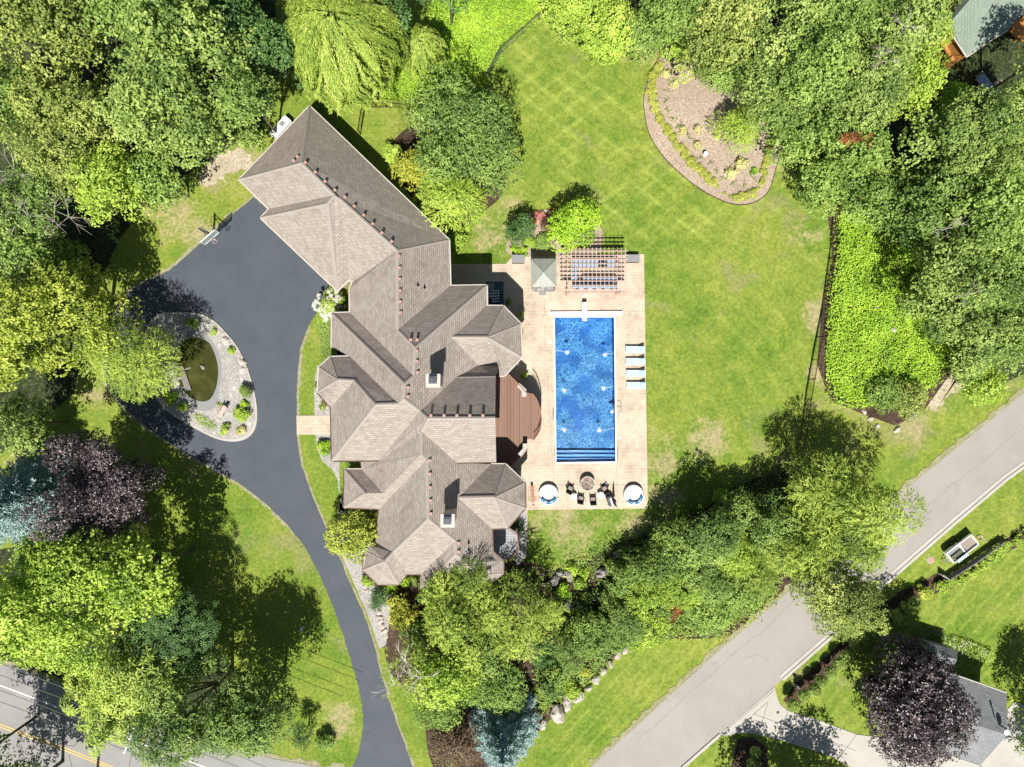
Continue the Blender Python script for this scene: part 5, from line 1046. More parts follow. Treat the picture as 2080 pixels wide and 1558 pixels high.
mh = thing('manhole_cover', 'round pinkish concrete cover in the grass by the road', 'manhole cover', G(1890, 1138)); c = G(1890, 1138)
part(mh, 'lid', MB().lathe(c, [(.30, 0), (.30, .035), (.28, .04)], 24), M['vent']); part(mh, 'ring', MB().lathe(c, [(.36, 0), (.36, .025)], 24), M['concrete'])
ml = thing('manhole_cover', 'small dark round cover in the concrete drive', 'manhole cover', G(1580, 1447, .06)); c = G(1580, 1447, .06); part(ml, 'lid', MB().lathe(c, [(.14, 0), (.14, .02)], 18), M['tar'])
# trailer parked on the verge
tr = thing('utility_trailer', 'pale open-bed trailer with a dark front well and a blue-grey cover, on the verge', 'trailer', G(1950, 1120)); ta = math.atan2(-(1092 - 1138), (1985 - 1925)); c = P3(1952, 1117, -2.2); cx_, cy_ = c.x, c.y; ca_, sa_ = math.cos(ta), math.sin(ta)
def TL(u, v, z): return Vector((cx_ + u * ca_ - v * sa_, cy_ + u * sa_ + v * ca_, -3 + z))
part(tr, 'bed_floor', MB().box(TL(.95, 0, .62), (1.5, 1.15, .06), ta), M['taupe'])
rm = MB()
for (u, v, du, dv) in ((.95, .62, 1.7, .08), (.95, -.62, 1.7, .08), (1.75, 0, .08, 1.3), (.16, 0, .10, 1.3)): rm.box(TL(u, v, .72), (du, dv, .32), ta)
part(tr, 'bed_rim', rm, M['white'])
part(tr, 'front_well', MB().box(TL(-.62, .18, .55), (1.45, .95, .05), ta), M['grey']); rm = MB()
for (u, v, du, dv) in ((-.62, .68, 1.6, .08), (-1.40, .05, .08, 1.2), (-.62, -.55, 1.6, .06)): rm.box(TL(u, v, .72), (du, dv, .5), ta)
part(tr, 'front_wall', rm, M['white']); part(tr, 'tarp_cover', MB().box(TL(-.40, -.62, 1.0), (1.3, .4, .05), ta, .35), M['ltblue']); part(tr, 'seat_panel', MB().box(TL(-.55, -.25, .78), (1.35, .5, .05), ta, -.2), plain("olive_vinyl", (.12, .12, .075), .7))
for u in (-.2, .6):
    for v in (-.72, .72): w_ = part(tr, 'wheel', MB().tube([TL(u, v - .08, .3), TL(u, v + .08, .3)], .3, 14), M['black']); part(w_, 'rim', MB().tube([TL(u, v - .09, .3), TL(u, v + .09, .3)], .15, 10), M['steel'])
part(tr, 'hitch', MB().tube([TL(-1.4, .1, .4), TL(-2.1, -.15, .35)], .04, 6).tube([TL(-1.4, -.4, .4), TL(-2.1, -.15, .35)], .04, 6), M['steel'])
hr = thing('garden_hose', 'coiled pale hose on the grass at the end of the trailer', 'hose', G(1990, 1090)); c = G(1989, 1092)
part(hr, 'coil', MB().tube([c + Vector((.25 * math.cos(k * .5) * (1 + k * .01), .25 * math.sin(k * .5), .04 + k * .002)) for k in range(30)] + [c + Vector((.6, -.2, .04)), c + Vector((.75, -.5, .04))], .03, 5), M['cedar'])
# ------------------------------------------------------------------ neighbouring buildings
def bld(name, label, loc, facets, m, walls, wm='stucco', h0=-3):
    r = thing(name, label, 'house' if 'shed' not in name else 'shed', loc); ro = roof_mesh('roof', facets, m, r, .14)
    wl = MB().prism(walls, h0 - .2, facets[0][0].z - .05 if False else min(p.z for f in facets for p in f) - .12); part(r, 'wall', wl, M[wm]); return r, ro
e = -3 + 3.0; rz_ = -3 + 5.0
f1_ = [P3(1890, 1353, e), P3(2045, 1407, e), P3(2046, 1493, rz_), P3(1880, 1441, rz_)]; f2_ = [P3(1880, 1441, rz_), P3(2046, 1493, rz_), P3(1990, 1556, e), P3(1850, 1508, e)]
wp = [f1_[0].lerp(f2_[2], .06), f1_[1].lerp(f2_[3], .06), f2_[2].lerp(f1_[0], .06), f2_[3].lerp(f1_[1], .06)]
nb, nr = bld('neighbour_house', 'grey-roofed house at the south-east corner, half under the purple tree', (wp[0].x, wp[0].y, -3), [f1_, f2_], M['shingle_g'], [(p.x, p.y) for p in wp], 'trim')
a, b = f1_[0], f1_[1]; part(nb, 'gutter', MB().tube([a, b], .07, 6), M['trim']); part(nb, 'gutter', MB().tube([f2_[2], f2_[3]], .07, 6), M['trim'])
gb_ = MB().add([f1_[1].lerp(f1_[2], .02) - Vector((.25, 0, .1)), f1_[2] - Vector((.25, 0, .1)), f2_[2] - Vector((.25, 0, .1))], [(0, 1, 2)]); part(nb, 'gable', gb_, M['trim'])
c = P3(2028, 1470, rz_ - .1); part(nb, 'vent_pipe', MB().tube([c, c + Vector((0, 0, .9))], .07, 8).lathe(c + Vector((0, 0, .9)), [(.12, 0), (.12, .12), (.03, .18)], 10), M['darkgrey']); c = P3(2037, 1482, rz_ - .05); part(nb, 'satellite_dish', MB().lathe(c + Vector((0, 0, .4)), [(.02, 0), (.22, .08), (.27, .16)], 16).tube([c, c + Vector((0, 0, .45))], .03, 6), M['white'])
e2_, r2_ = -3 + 2.1, -3 + 2.9
f1_ = [P3(1882, 1303, e2_), P3(1945, 1322, e2_), P3(1944, 1340, r2_), P3(1879, 1320, r2_)]; f2_ = [P3(1879, 1320, r2_), P3(1944, 1340, r2_), P3(1936, 1354, e2_), P3(1875, 1329, e2_)]
wp = [f1_[0].lerp(f2_[2], .08), f1_[1].lerp(f2_[3], .08), f2_[2].lerp(f1_[0], .08), f2_[3].lerp(f1_[1], .08)]
sh, sr_ = bld('garden_shed', 'small grey-roofed shed beside the white flowering hedge', (wp[0].x, wp[0].y, -3), [f1_, f2_], M['shingle_g'], [(p.x, p.y) for p in wp], 'greywood')
part(sh, 'door', MB().box(f2_[1].lerp(f2_[3], .5) + Vector((0, .25, -1.2)), (.8, .06, 1.6), math.atan2(f1_[1].y - f1_[0].y, f1_[1].x - f1_[0].x)), M['trim'])
e3, r3 = 0.4, 2.2
f1_ = [P3(1928, 48, e3), P3(1963, 116, e3), P3(1995, -30, r3), P3(1990, -90, e3)]; f2_ = [P3(1963, 116, e3), P3(2014, 81, e3), P3(2048, 61, e3), P3(2073, 33, e3), P3(2140, -20, e3), P3(2060, -120, r3), P3(1995, -30, r3)]
wp = [(p.x, p.y) for p in (P3(1932, 50, e3), P3(1964, 110, e3), P3(2048, 55, e3), P3(2140, -24, e3), P3(1995, -100, e3))]
ng, gr_ = bld('neighbour_house', 'green-roofed house at the north-east corner of the photo', (wp[1][0], wp[1][1], -3), [f1_, f2_], M['shingle_gr'], wp, 'orangewood')
for p, q in (((1930, 64), (1963, 116)), ((1963, 116), (2014, 81)), ((2014, 81), (2048, 61))): part(ng, 'gutter', MB().tube([P3(*p, e3), P3(*q, e3)], .07, 6), M['trim'])
od = thing('orange_deck', 'orange stained wooden deck west of the green-roofed house', 'deck', P3(1925, 95, -3)); part(od, 'floor_boards', MB().prism([W(*q, -1.2) for q in ((1908, 58), (1926, 84), (1934, 77), (1958, 108), (1934, 126), (1915, 90), (1898, 80))], -1.4, -1.2), M['orangedeck'])
for q in ((1908, 62), (1932, 120), (1903, 82), (1950, 106)): p = P3(*q, -1.2); part(od, 'post', MB().box((p.x, p.y, -2.1), (.14, .14, 1.7)), M['orangewood'])
part(od, 'handrail', MB().tube([P3(1898, 80, -.2), P3(1915, 90, -.2), P3(1934, 126, -.2), P3(1956, 110, -.2)], .04, 5), M['orangewood'])
od2 = thing('orange_deck', 'orange stained wooden deck in the top right corner of the photo', 'deck', P3(2075, 65, -3)); part(od2, 'floor_boards', MB().prism([W(*q, -1.2) for q in ((2062, 45), (2100, 20), (2110, 85), (2072, 82), (2052, 62))], -1.4, -1.2), M['orangedeck']); part(od2, 'post', MB().box(P3(2072, 76, -2.1), (.14, .14, 1.7)), M['orangewood'])
drape('courtyard', [(1950, 125), (2014, 95), (2060, 75), (2080, 110), (2090, 190), (2050, 215), (1990, 200), (1950, 170)], M['floor'], .03)  # paving given the dark litter colour to stand in for its shade
tb_ = thing('patio_table', 'long dark blue-grey table in the shade below the green-roofed house', 'table', P3(2004, 173, -3)); c = P3(2004, 173, -2.3); c.z = -3; an = math.radians(-52)
part(tb_, 'table_top', MB().rbox(c + Vector((0, 0, .72)), (2.3, 1.05, .06), an, .02), M['counter'])
for u in (-.9, .9): part(tb_, 'leg', MB().box(c + Vector((u * math.cos(an), u * math.sin(an), .35)), (.1, .8, .7), an), M['black'])
def pchair(px, py, rz, label):
    c = P3(px, py, -2.6); c.z = -3; r = thing('garden_chair', label, 'chair', c); part(r, 'seat', MB().rbox(c + Vector((0, 0, .44)), (.46, .46, .05), rz, .02), M['trim']); part(r, 'backrest', MB().box(c + Vector((-.22 * math.sin(rz), .22 * math.cos(rz), .7)), (.44, .05, .45), rz), M['trim'])
    for s_ in (-1, 1):
        for t_ in (-1, 1): part(r, 'leg', MB().box(c + Vector((.19 * s_, .19 * t_, .21)), (.04, .04, .42)), M['trim'])
pchair(1988, 156, .6, 'pale garden chair at the north-west end of the shaded table'); pchair(2024, 170, -1.0, 'pale garden chair on the east side of the shaded table'); pchair(1998, 190, 2.4, 'pale garden chair at the south-west side of the shaded table'); pchair(2022, 196, 3.2, 'pale garden chair at the south end of the shaded table')

# ------------------------------------------------------------------ trees
T = tree
# north-west wood
T(60, 60, 135, 13, L['olive'], 'pale yellowish tree filling the top left corner of the photo', leaf=.28)
T(255, 15, 90, 11, L['mid'], 'mid green tree at the top edge, between the yellowish corner tree and the big maple', leaf=.30)
T(375, 95, 135, 14, L['maple'], 'large clear green maple at the top, west of the willow', leaf=.30)
T(335, 225, 122, 13.2, L['maple'], 'large clear green maple just north-west of the garage roof', leaf=.30, sx=1.1)
T(120, 265, 125, 12.5, L['olive'], 'olive tree with pale tips in the middle of the north-west wood', leaf=.26, gaps=.12)
T(20, 210, 90, 11, L['mid'], 'mid green tree at the left edge below the yellowish corner tree', leaf=.28)
T(235, 385, 82, 9.5, L['bright'], 'bright green tree at the wood edge north-west of the basketball hoop', leaf=.26)
T(318, 362, 52, 8, L['mid'], 'small mid green tree at the wood edge near the bare soil', leaf=.26)
t_ = T(70, 420, 105, 10, L['cool'], 'grey-green tree with bare dead branches at the left edge', leaf=.24, gaps=.22, cov=1.5); dead_branches(t_, [(110, 450, 8.5), (30, 350, 9), (60, 440, 9), (140, 440, 8)], 3, 7, 2.6)
T(470, 50, 80, 10, L['dark'], 'dark green tree between the big maple and the willow', leaf=.30)
T(545, 110, 58, 8.5, L['dark'], 'dark shaded tree at the west side of the willow', leaf=.30)
T(500, 205, 62, 10.5, L['cool'], 'dark blue-green tree north of the garage roof corner', leaf=.30)
T(508, 278, 30, 4.5, L['maple'], 'small green tree beside the white utility cabinet', leaf=.22)
T(20, 540, 75, 11, L['mid'], 'mid green tree at the left edge above the yellow-green maple', leaf=.28)
T(110, 520, 62, 7.0, L['mid'], 'low mid green tree in front of the dead-branched tree', leaf=.26)
T(110, 655, 125, 12.5, L['yellow'], 'large yellow-green maple west of the turning circle', leaf=.27)
T(20, 720, 80, 11, L['yellow'], 'yellow-green tree at the left edge beside the large yellow-green maple', leaf=.27)
T(28, 865, 62, 9.5, L['maple'], 'green maple at the left edge above the purple tree', leaf=.26)
T(208, 985, 117, 11, L['purple'], 'purple-leaved maple west of the drive', leaf=.24, cov=2.3)
spruce(35, 1024, 112, 13.5, L['spruce'], 'blue spruce at the left edge beside the purple tree')
# south-west wood
T(125, 1235, 165, 13.5, L['bright'], 'huge bright green maple in the south-west wood', leaf=.30)
T(290, 1170, 88, 12.5, L['bright'], 'bright green maple crown just south of the purple tree', leaf=.30)
T(110, 1120, 65, 10, L['mid'], 'green tree between the blue spruce and the huge maple', leaf=.28)
T(15, 1225, 80, 11, L['bright'], 'bright green tree at the left edge of the south-west wood', leaf=.28)
T(345, 1290, 100, 10.5, L['dark'], 'dark shaded tree between the maples and the chestnut', style='star', leaf=.36)
T(245, 1400, 125, 12, L['feather'], 'yellow-green chestnut with star-shaped leaves overhanging the main street', style='star', leaf=.42, cov=2.2)
T(400, 1440, 125, 11.5, L['cool'], 'grey-green tree at the bottom edge, right of the chestnut', leaf=.22, sx=1.05, gaps=.15)
T(510, 1450, 92, 12, L['cool'], 'grey-green tree at the bottom edge nearest the drive', leaf=.22, gaps=.1)
bush(12, 1310, 28, 1.6, L['cool'], 'tall grey-green grass clump at the left end of the main street', 'ornamental_grass', 'grass clump', 'feather', .3)
bush(617, 1490, 24, 3.2, L['dark'], 'dark conifer shrub near the mouth of the drive', style='feather')
bush(660, 1508, 20, 1.2, L['mid'], 'low green shrub beside the dark conifer near the drive')
t_ = T(274, 728, 91, 8.5, L['feather'], 'feathery yellow-green tree on the turning-circle island', style='feather', leaf=.24, cov=3.0)
# top centre
def willow(px, py, rp, h, label, n):
    seed_[0] += 1; r = np.random.default_rng(seed_[0]); R = rp * S; z = 0
    for _ in range(6): x, y = W(px, py, z + h * .65); z = gz(x, y); R = rp * S * (1 - (z + h * .65) / H)
    root = thing('willow_tree', label, 'tree', (x, y, z)); me = willow_mesh('crown', r, R, h * .5, L['willow'], n); me.transform(Matrix.Translation((0, 0, h * .5))); o = bpy.data.objects.new('crown', me); col.objects.link(o); o.parent = root
    me2, C = crown('inner_foliage', r, R * .6, h * .25, L['mid'], .26, 'feather', 1.0); me2.transform(Matrix.Translation((0, 0, h * .62))); o = bpy.data.objects.new('inner_foliage', me2); col.objects.link(o); o.parent = root
    part(root, 'trunk', trunk_mb((x, y, z), h * .6, C, R, .35), M['bark'], True)
willow(695, 78, 112, 12, 'large weeping willow at the top of the photo', 800)
willow(855, 100, 38, 6, 'small weeping tree beside the brambles, east of the large willow', 160)
T(900, -60, 70, 12, L['dark'], 'dark tree at the top edge above the bramble patch', leaf=.3)
T(790, 20, 40, 10, L['dark'], 'dark shaded tree at the top edge right of the willow', leaf=.3)
T(930, 265, 108, 11, L['cool'], 'large dark green tree between the garage wing and the north lawn', leaf=.26, sx=1.05)
T(1000, 330, 58, 8, L['cool'], 'dark green tree on the lawn side of the large tree', leaf=.24)
T(915, 400, 84, 7.5, L['bright'], 'yellow-green tree leaning over the garage roof', leaf=.24, style='feather', cov=2.2)
T(838, 342, 40, 5.5, L['gold'], 'golden-leaved small tree against the garage wing', leaf=.2)
bush(798, 315, 23, 1.8, L['bright'], 'green mounded shrub north of the garage eave')
bush(822, 318, 10, 1.3, L['brown'], 'reddish brown shrub beside the green mound north of the garage')
T(1058, 468, 30, 3.6, L['dark'], 'dark evergreen west of the pergola garden', leaf=.16, cov=2.6)
T(1170, 458, 54, 5.0, L['lime'], 'lime green tree just north of the pergola', leaf=.24, cov=2.4)
T(932, 490, 18, 2.4, L['bright'], 'light green shrub-like tree at the north corner of the house roof', leaf=.2)
bush(1112, 452, 17, 1.4, L['brown'], 'brown grassy shrub in the flower bed', style='feather')
bush(1094, 441, 15, .6, L['pink'], 'pink flowering plants at the edge of the flower bed', 'flowering_plant', 'flowers', leaf=.1)
bush(1122, 430, 8, .6, L['orange'], 'orange flowers at the top of the flower bed', 'flowering_plant', 'flowers', leaf=.1)
bush(1084, 449, 7, .6, L['orange'], 'orange-red flowers at the west tip of the flower bed', 'flowering_plant', 'flowers', leaf=.1)
bush(1105, 490, 20, .8, L['mid'], 'clipped green hedge patch behind the gazebo', leaf=.12, cov=3)
bush(1073, 494, 14, .8, L['bright'], 'light green shrub between the evergreen and the gazebo', leaf=.12)
bush(1046, 506, 10, .6, L['lime'], 'lime plant behind the west storage box', leaf=.12); bush(1064, 511, 10, .6, L['lime'], 'lime plant beside the west storage box', leaf=.12)
# north-east wood
NEW = [(1165, 15, 62, 6.5, 'bright', 'bright green tree at the top edge beside the wire fence'), (1235, 50, 66, 5.5, 'bright', 'low light green tree at the lawn edge of the north-east wood'), (1300, 60, 52, 5.0, 'mid', 'mid green tree at the lawn edge left of the mulch bed'), (1380, 25, 78, 10, 'mid', 'mid green tree at the top edge above the mulch bed'),
 (1395, 92, 42, 4.0, 'bright', 'low bright tree at the tip of the mulch bed'), (1480, 45, 88, 12, 'olive', 'olive tree at the top edge of the north-east wood'), (1480, 125, 58, 8, 'mid', 'mid green tree overhanging the mulch bed'), (1590, 50, 92, 13, 'maple', 'tall maple at the top edge, centre of the north-east wood'), (1560, 185, 82, 10.5, 'maple', 'green maple above the middle of the mulch bed'),
 (1492, 262, 50, 4.5, 'bright', 'light green feathery tree standing in the mulch bed'), (1650, 150, 92, 13.5, 'mid', 'tall green tree in the middle of the north-east wood'), (1700, 60, 92, 13, 'mid', 'green tree at the top edge left of the green-roofed house'), (1800, 60, 92, 12, 'maple', 'green tree at the top edge next to the orange deck'), (1762, 180, 98, 13, 'maple', 'large green tree south-west of the orange deck'), (1640, 255, 72, 9, 'mid', 'green tree at the south corner of the mulch bed'),
 (1720, 300, 78, 10, 'mid', 'green tree around the patch of rusty leaves'), (1850, 175, 62, 10, 'bright', 'bright green tree just south of the orange deck'), (1890, 70, 42, 9, 'bright', 'light green tree touching the orange deck'), (1690, 375, 55, 6.5, 'mid', 'small green tree at the south tip of the north-east wood'), (1780, 390, 72, 8, 'mid', 'green tree above the bramble bank'),
 (2000, 290, 108, 14, 'maple', 'large spreading tree at the right edge below the courtyard'), (1905, 310, 82, 11, 'cool', 'dark tree between the courtyard and the bramble bank'), (1880, 430, 85, 11, 'cool', 'dark green tree above the right end of the bramble bank'), (1990, 440, 100, 13, 'mid', 'tall tree at the right side, halfway down the east wood'), (2065, 380, 62, 11, 'bright', 'bright tree at the right edge of the east wood'),
 (1950, 560, 95, 12.5, 'maple', 'tall maple east of the brambles'), (2050, 560, 82, 12, 'mid', 'mid green tree at the right edge level with the pool'), (1985, 690, 85, 10, 'maple', 'maple at the lower end of the east wood'), (2065, 690, 62, 10, 'mid', 'green tree in the lower right of the east wood above the road'), (1935, 195, 32, 6.5, 'lime', 'bright lime tree in the shaded courtyard'), (2075, 200, 35, 7, 'bright', 'light tree at the right edge beside the courtyard')]
EM = {}
for (px, py, rp, h, c_, lb_) in NEW:
    st_ = 'feather' if 'feathery' in lb_ else 'broad'; EM[lb_] = T(px, py, rp * 1.04, h, L[c_], lb_, leaf=.27 if rp > 60 else .22, style=st_)
dead_branches(EM['green tree at the top edge next to the orange deck'], [(1840, 55, 11), (1790, 115, 11.5)], 8, 6, 1.8); dead_branches(EM['large green tree south-west of the orange deck'], [(1790, 125, 12.3)], 11, 5, 1.2)
dead_branches(EM['dark green tree above the right end of the bramble bank'], [(1920, 465, 10)], 12, 6, 1.6); dead_branches(EM['maple at the lower end of the east wood'], [(1960, 600, 10)], 14, 5, 1.4)
o = EM['green tree around the patch of rusty leaves']; c = P3(1737, 286, 7.4); me, _c = crown('rusty_branch', np.random.default_rng(77), 1.25, .5, L['rust'], .2, 'broad', .7, 12, (.2, .35), 1.3, .8); me.transform(Matrix.Translation(c - o.location)); q = bpy.data.objects.new('rusty_branch', me); col.objects.link(q); q.parent = o
T(1990, 775, 50, 5, L['bright'], 'light green low tree at the corner by the road', leaf=.24)
T(1845, 815, 40, 2.6, L['olive'], 'brownish green shrubby tree at the south tip of the bramble bank', leaf=.18); T(1800, 800, 34, 2.2, L['mid'], 'green shrubby tree beside the brownish one at the bramble bank', leaf=.18)
# south-east group
T(1655, 985, 66, 9.5, L['feather'], 'feathery tree with tufted top at the north of the roadside group', style='feather', leaf=.30)
T(1735, 1060, 108, 10.5, L['feather'], 'large feathery willow-like tree overhanging the road', style='feather', leaf=.30, cov=3.0)
T(1640, 1110, 82, 8.5, L['feather'], 'feathery tree on the lawn side of the large roadside tree', style='feather', leaf=.28)
T(1708, 1206, 84, 10, L['olive'], 'dark olive tree overhanging the road below the feathery one', leaf=.22, cov=2.6)
SEW = [(1568, 1068, 48, 6, 'cool', 'pale green small tree between the fence corner and the roadside trees'), (1500, 1040, 40, 4.5, 'mid', 'green small tree at the fence bend'), (1440, 1085, 55, 8.0, 'cool', 'blue-green tree casting shade on the lawn south-east of the patio'), (1390, 1115, 48, 6.5, 'mid', 'green tree beside the blue-green one'), (1490, 1120, 50, 5.5, 'bright', 'light green tree in the middle of the thicket'),
 (1545, 1150, 50, 5, 'feather', 'feathery small tree near the road edge'), (1440, 1165, 52, 5, 'cool', 'cool green shrubby tree in the thicket'), (1380, 1190, 42, 4.2, 'bright', 'bright green shrubby tree above the rusty shrub'), (1500, 1200, 46, 4.2, 'mid', 'green shrubby tree at the road end of the thicket'), (1330, 1155, 40, 5, 'mid', 'green tree at the lawn edge of the thicket'), (1310, 1215, 38, 4.0, 'bright', 'yellow-green tree in the middle of the thicket'),
 (1275, 1180, 32, 4.0, 'mid', 'green upright tree behind the round boulder'), (1265, 1265, 44, 4.0, 'cool', 'cool green tree above the boulder row'), (1200, 1290, 42, 4.0, 'mid', 'green tree above the middle of the boulder row'), (1150, 1330, 34, 4.5, 'cool', 'blue-green tree beside the feathery trees at the bottom'), (1320, 1275, 30, 2.5, 'bright', 'bright shrubby tree at the lower edge of the thicket'), (1440, 1240, 42, 3.4, 'mid', 'green shrubby tree by the road verge'), (1120, 1250, 30, 3.2, 'feather', 'pale feathery small tree next to the black south fence'), (1100, 1330, 22, 5, 'dark', 'dark narrow conifer above the blue spruce')]
for (px, py, rp, h, c_, lb_) in SEW: T(px, py, rp * 1.22, h, L[c_], lb_, leaf=.20, style='feather' if 'feathery' in lb_ else 'broad', gaps=.1)
for (px, py, rp, h, c_, lb_) in [(1302, 1262, 22, 1.6, 'rust', 'rusty red shrub at the lower edge of the thicket, left one'), (1365, 1235, 24, 2.0, 'rust', 'rusty red shrub near the road, right one'), (1400, 1145, 14, 5.2, 'lime', 'lime shrub poking out of the thicket'), (1160, 1160, 15, .9, 'lime', 'spiky lime fern at the top of the rock garden'), (1190, 1165, 12, .9, 'lime', 'second spiky lime fern of the rock garden, nearer the round boulder'), (1145, 1200, 15, 1.2, 'lime', 'lime shrub in the middle of the rock garden'), (1180, 1185, 14, 1.1, 'bright', 'light green shrub right of the lime one in the rock garden'), (1110, 1195, 11, 1.0, 'cream', 'cream leaved plant at the west of the rock garden'), (1190, 1215, 14, 1.3, 'mid', 'green shrub between the rock garden boulders'), (1250, 1150, 18, 1.6, 'mid', 'dark green shrub between two grey boulders'), (1320, 1110, 24, 2.6, 'cool', 'dark leafy shrub at the lawn edge right of the boulders'), (1275, 1130, 20, 2.0, 'dark', 'very dark shrub at the lawn edge above the boulders'), (1240, 1215, 26, 2.2, 'mid', 'green shrub below the round boulder'), (1220, 1255, 24, 2.0, 'bright', 'light shrub above the boulder row'), (1160, 1275, 24, 2.2, 'cool', 'cool green shrub left of the boulder row'), (1092, 1275, 22, 2.0, 'dark', 'dark shrub below the black south fence'), (1190, 1370, 14, .7, 'gold', 'golden grass tuft against the boulder row'), (1130, 1375, 24, 2.2, 'mid', 'green shrub above the large boulders'), (1160, 1400, 22, 1.0, 'bright', 'low bright shrub behind the large boulders'), (1115, 1400, 24, 2.4, 'cool', 'cool green shrub beside the blue spruce'), (1340, 1240, 26, 2.2, 'mid', 'green shrub between the two rusty shrubs'), (1290, 1300, 20, 1.2, 'bright', 'low bright shrub at the east end of the boulder row'), (1095, 1310, 9, 2.4, 'white', 'white flowering shrub beside the dark conifer'), (1465, 1010, 16, 2.4, 'lime', 'bright shrub poking out of the fence line shade')]:
    bush(px, py, rp, h, L[c_], lb_, leaf=.18 if 'fern' not in lb_ else .3, style='feather' if 'fern' in lb_ or 'grass' in lb_ else 'broad')
cover('thicket_undergrowth', [(1150, 1215), (1240, 1180), (1330, 1120), (1430, 1080), (1540, 1030), (1640, 1000), (1650, 1090), (1560, 1215), (1440, 1285), (1330, 1290), (1250, 1330), (1150, 1420), (1095, 1440), (1080, 1300)], L['mid'], 'mixed green undergrowth below the south-east thicket trees', 'undergrowth', 'stuff', 31, dens=60, leaf=.24, hgt=.8)
# south of the house
T(940, 1245, 98, 9.5, L['feather'], 'large feathery tree just south of the house roof, west half', style='feather', leaf=.26, cov=2.3)
T(1035, 1255, 85, 9.5, L['feather'], 'large feathery tree just south of the house roof, east half', style='feather', leaf=.26, cov=2.3)
T(985, 1368, 80, 7.2, L['mid'], 'broad green tree above the blue spruce at the bottom', leaf=.22, cov=2.2)
T(905, 1370, 72, 8.0, L['bright'], 'bright yellow-green tree in the middle of the bottom group', leaf=.22)
t_ = T(822, 1365, 62, 8.5, L['feather'], 'sparse birch with white branches reaching over the drive', style='feather', leaf=.2, cov=.8, gaps=.45, bark='birch'); dead_branches(t_, [(825, 1345, 7.2), (800, 1390, 6.6), (850, 1375, 7)], 4, 6, 2.0, 'birch', 'white_branch')
T(880, 1430, 50, 5.5, L['mid'], 'green tree left of the blue spruce at the bottom', leaf=.2)
spruce(1022, 1492, 78, 9.5, L['spruce'], 'blue spruce at the bottom centre beside the boulder row')
T(920, 1515, 55, 3.4, L['brown'], 'brown-leaved tree at the bottom edge left of the blue spruce', style='feather', leaf=.26)
T(715, 1090, 53, 4.2, L['yellow'], 'yellow-green tree against the south-west wing of the house', leaf=.22, cov=2.3)
bush(818, 1242, 34, 2.2, L['gold'], 'golden-leaved shrub by the south corner of the house', leaf=.2); bush(772, 1212, 27, 1.8, L['dark'], 'dark evergreen shrub at the south-west corner of the house', style='feather'); bush(790, 1193, 18, .8, L['lime'], 'low lime shrub under the south-west eave'); bush(826, 1182, 12, .8, L['lime'], 'small lime shrub in the south notch of the house', leaf=.12); bush(750, 1178, 14, .8, L['bright'], 'green shrub under the south-west bay'); bush(845, 1178, 10, .6, L['mid'], 'small green plant in the south notch of the house', leaf=.1); bush(870, 1205, 28, 2.2, L['mid'], 'green shrub right under the south eave'); bush(850, 1290, 32, 2.4, L['mid'], 'green shrub below the golden one')
bush(652, 900, 10, .6, L['dark'], 'small dark plant in the gravel bed by the walkway', leaf=.1); bush(659, 911, 15, .9, L['lime'], 'light green plant in the gravel bed below the walkway', leaf=.14); bush(656, 824, 11, .7, L['olive'], 'olive plant beside the entry bay', leaf=.12, sx=.7); bush(644, 783, 6, .6, L['olive'], 'tiny olive plant by the entry bay', leaf=.1); bush(712, 945, 10, 1.0, L['mid'], 'green plant in the shaded notch of the west wall', leaf=.12)
cover('ground_cover', [(645, 650), (672, 640), (676, 700), (672, 726), (655, 736), (650, 700)], L['maple'], 'low green ground cover along the west wall', 'ground cover', 'stuff', 41, dens=260, leaf=.11, hgt=.18, edge=.1)
hy = bush(671, 622, 33, 1.7, L['bright'], 'white hydrangea in full bloom at the corner of the black drive', 'hydrangea', 'shrub', leaf=.15)
c = hy.location; rr = random.Random(9); hb = []; r2 = np.random.default_rng(50); me, _c = crown('blossom', r2, .16, .13, L['white'], .09, 'broad', 2.6, 5, (.08, .11))
for i in range(62):
    a = rr.uniform(0, 6.283); d = math.sqrt(rr.uniform(0, 1)); o = bpy.data.objects.new('blossom', me); col.objects.link(o); o.parent = hy; o.location = (1.5 * d * math.cos(a), 1.5 * d * math.sin(a), 1.0 + .68 * math.sqrt(max(0, 1 - d * d * .9))); o.scale = [rr.uniform(.7, 1.25)] * 3
bush(1064, 760, 8, .8, L['bright'], 'green plant at the foot of the east bay beside the deck', leaf=.12); bush(1050, 1072, 14, 1.0, L['dark'], 'dark green shrub beside the small balcony', leaf=.14); bush(1056, 658 + 20, 6, .7, L['bright'], 'small plant against the east bay', leaf=.1)
# island plants
for (px, py, rp, h, c_, ball, lb_) in [(497, 797, 13, 1.2, 'maple', 1, 'round clipped green shrub at the east edge of the island'), (496, 845, 13, 1.1, 'bright', 1, 'round clipped lime shrub at the south-east of the island'), (487, 838, 13, .8, 'bright', 0, 'low green shrub behind the clipped lime ball'), (371, 825, 9, .8, 'bright', 1, 'small round shrub at the south-west of the island'), (457, 873, 12, .7, 'bright', 0, 'bright shrub at the south tip of the island'), (488, 875, 12, .6, 'cream', 0, 'cream flowering plant at the south-east tip of the island'), (468, 712, 9, .6, 'bright', 0, 'small shrub on the east gravel of the island'), (435, 673, 8, .5, 'bright', 0, 'light plant at the north-east of the island'), (400, 657, 13, .8, 'mid', 0, 'green shrub at the shaded north of the island'), (385, 655, 9, .7, 'mid', 0, 'small green shrub at the shaded north of the island'), (345, 808, 15, .9, 'lime', 0, 'lime shrub under the island tree'), (446, 820, 5, .3, 'olive', 0, 'tiny olive plant near the island bench'), (497, 822, 10, .5, 'lime', 0, 'light fern above the clipped lime ball')]:
    bush(px, py, rp, h, L[c_], lb_, leaf=.09, ball=bool(ball), cov=2.6, stem=False)
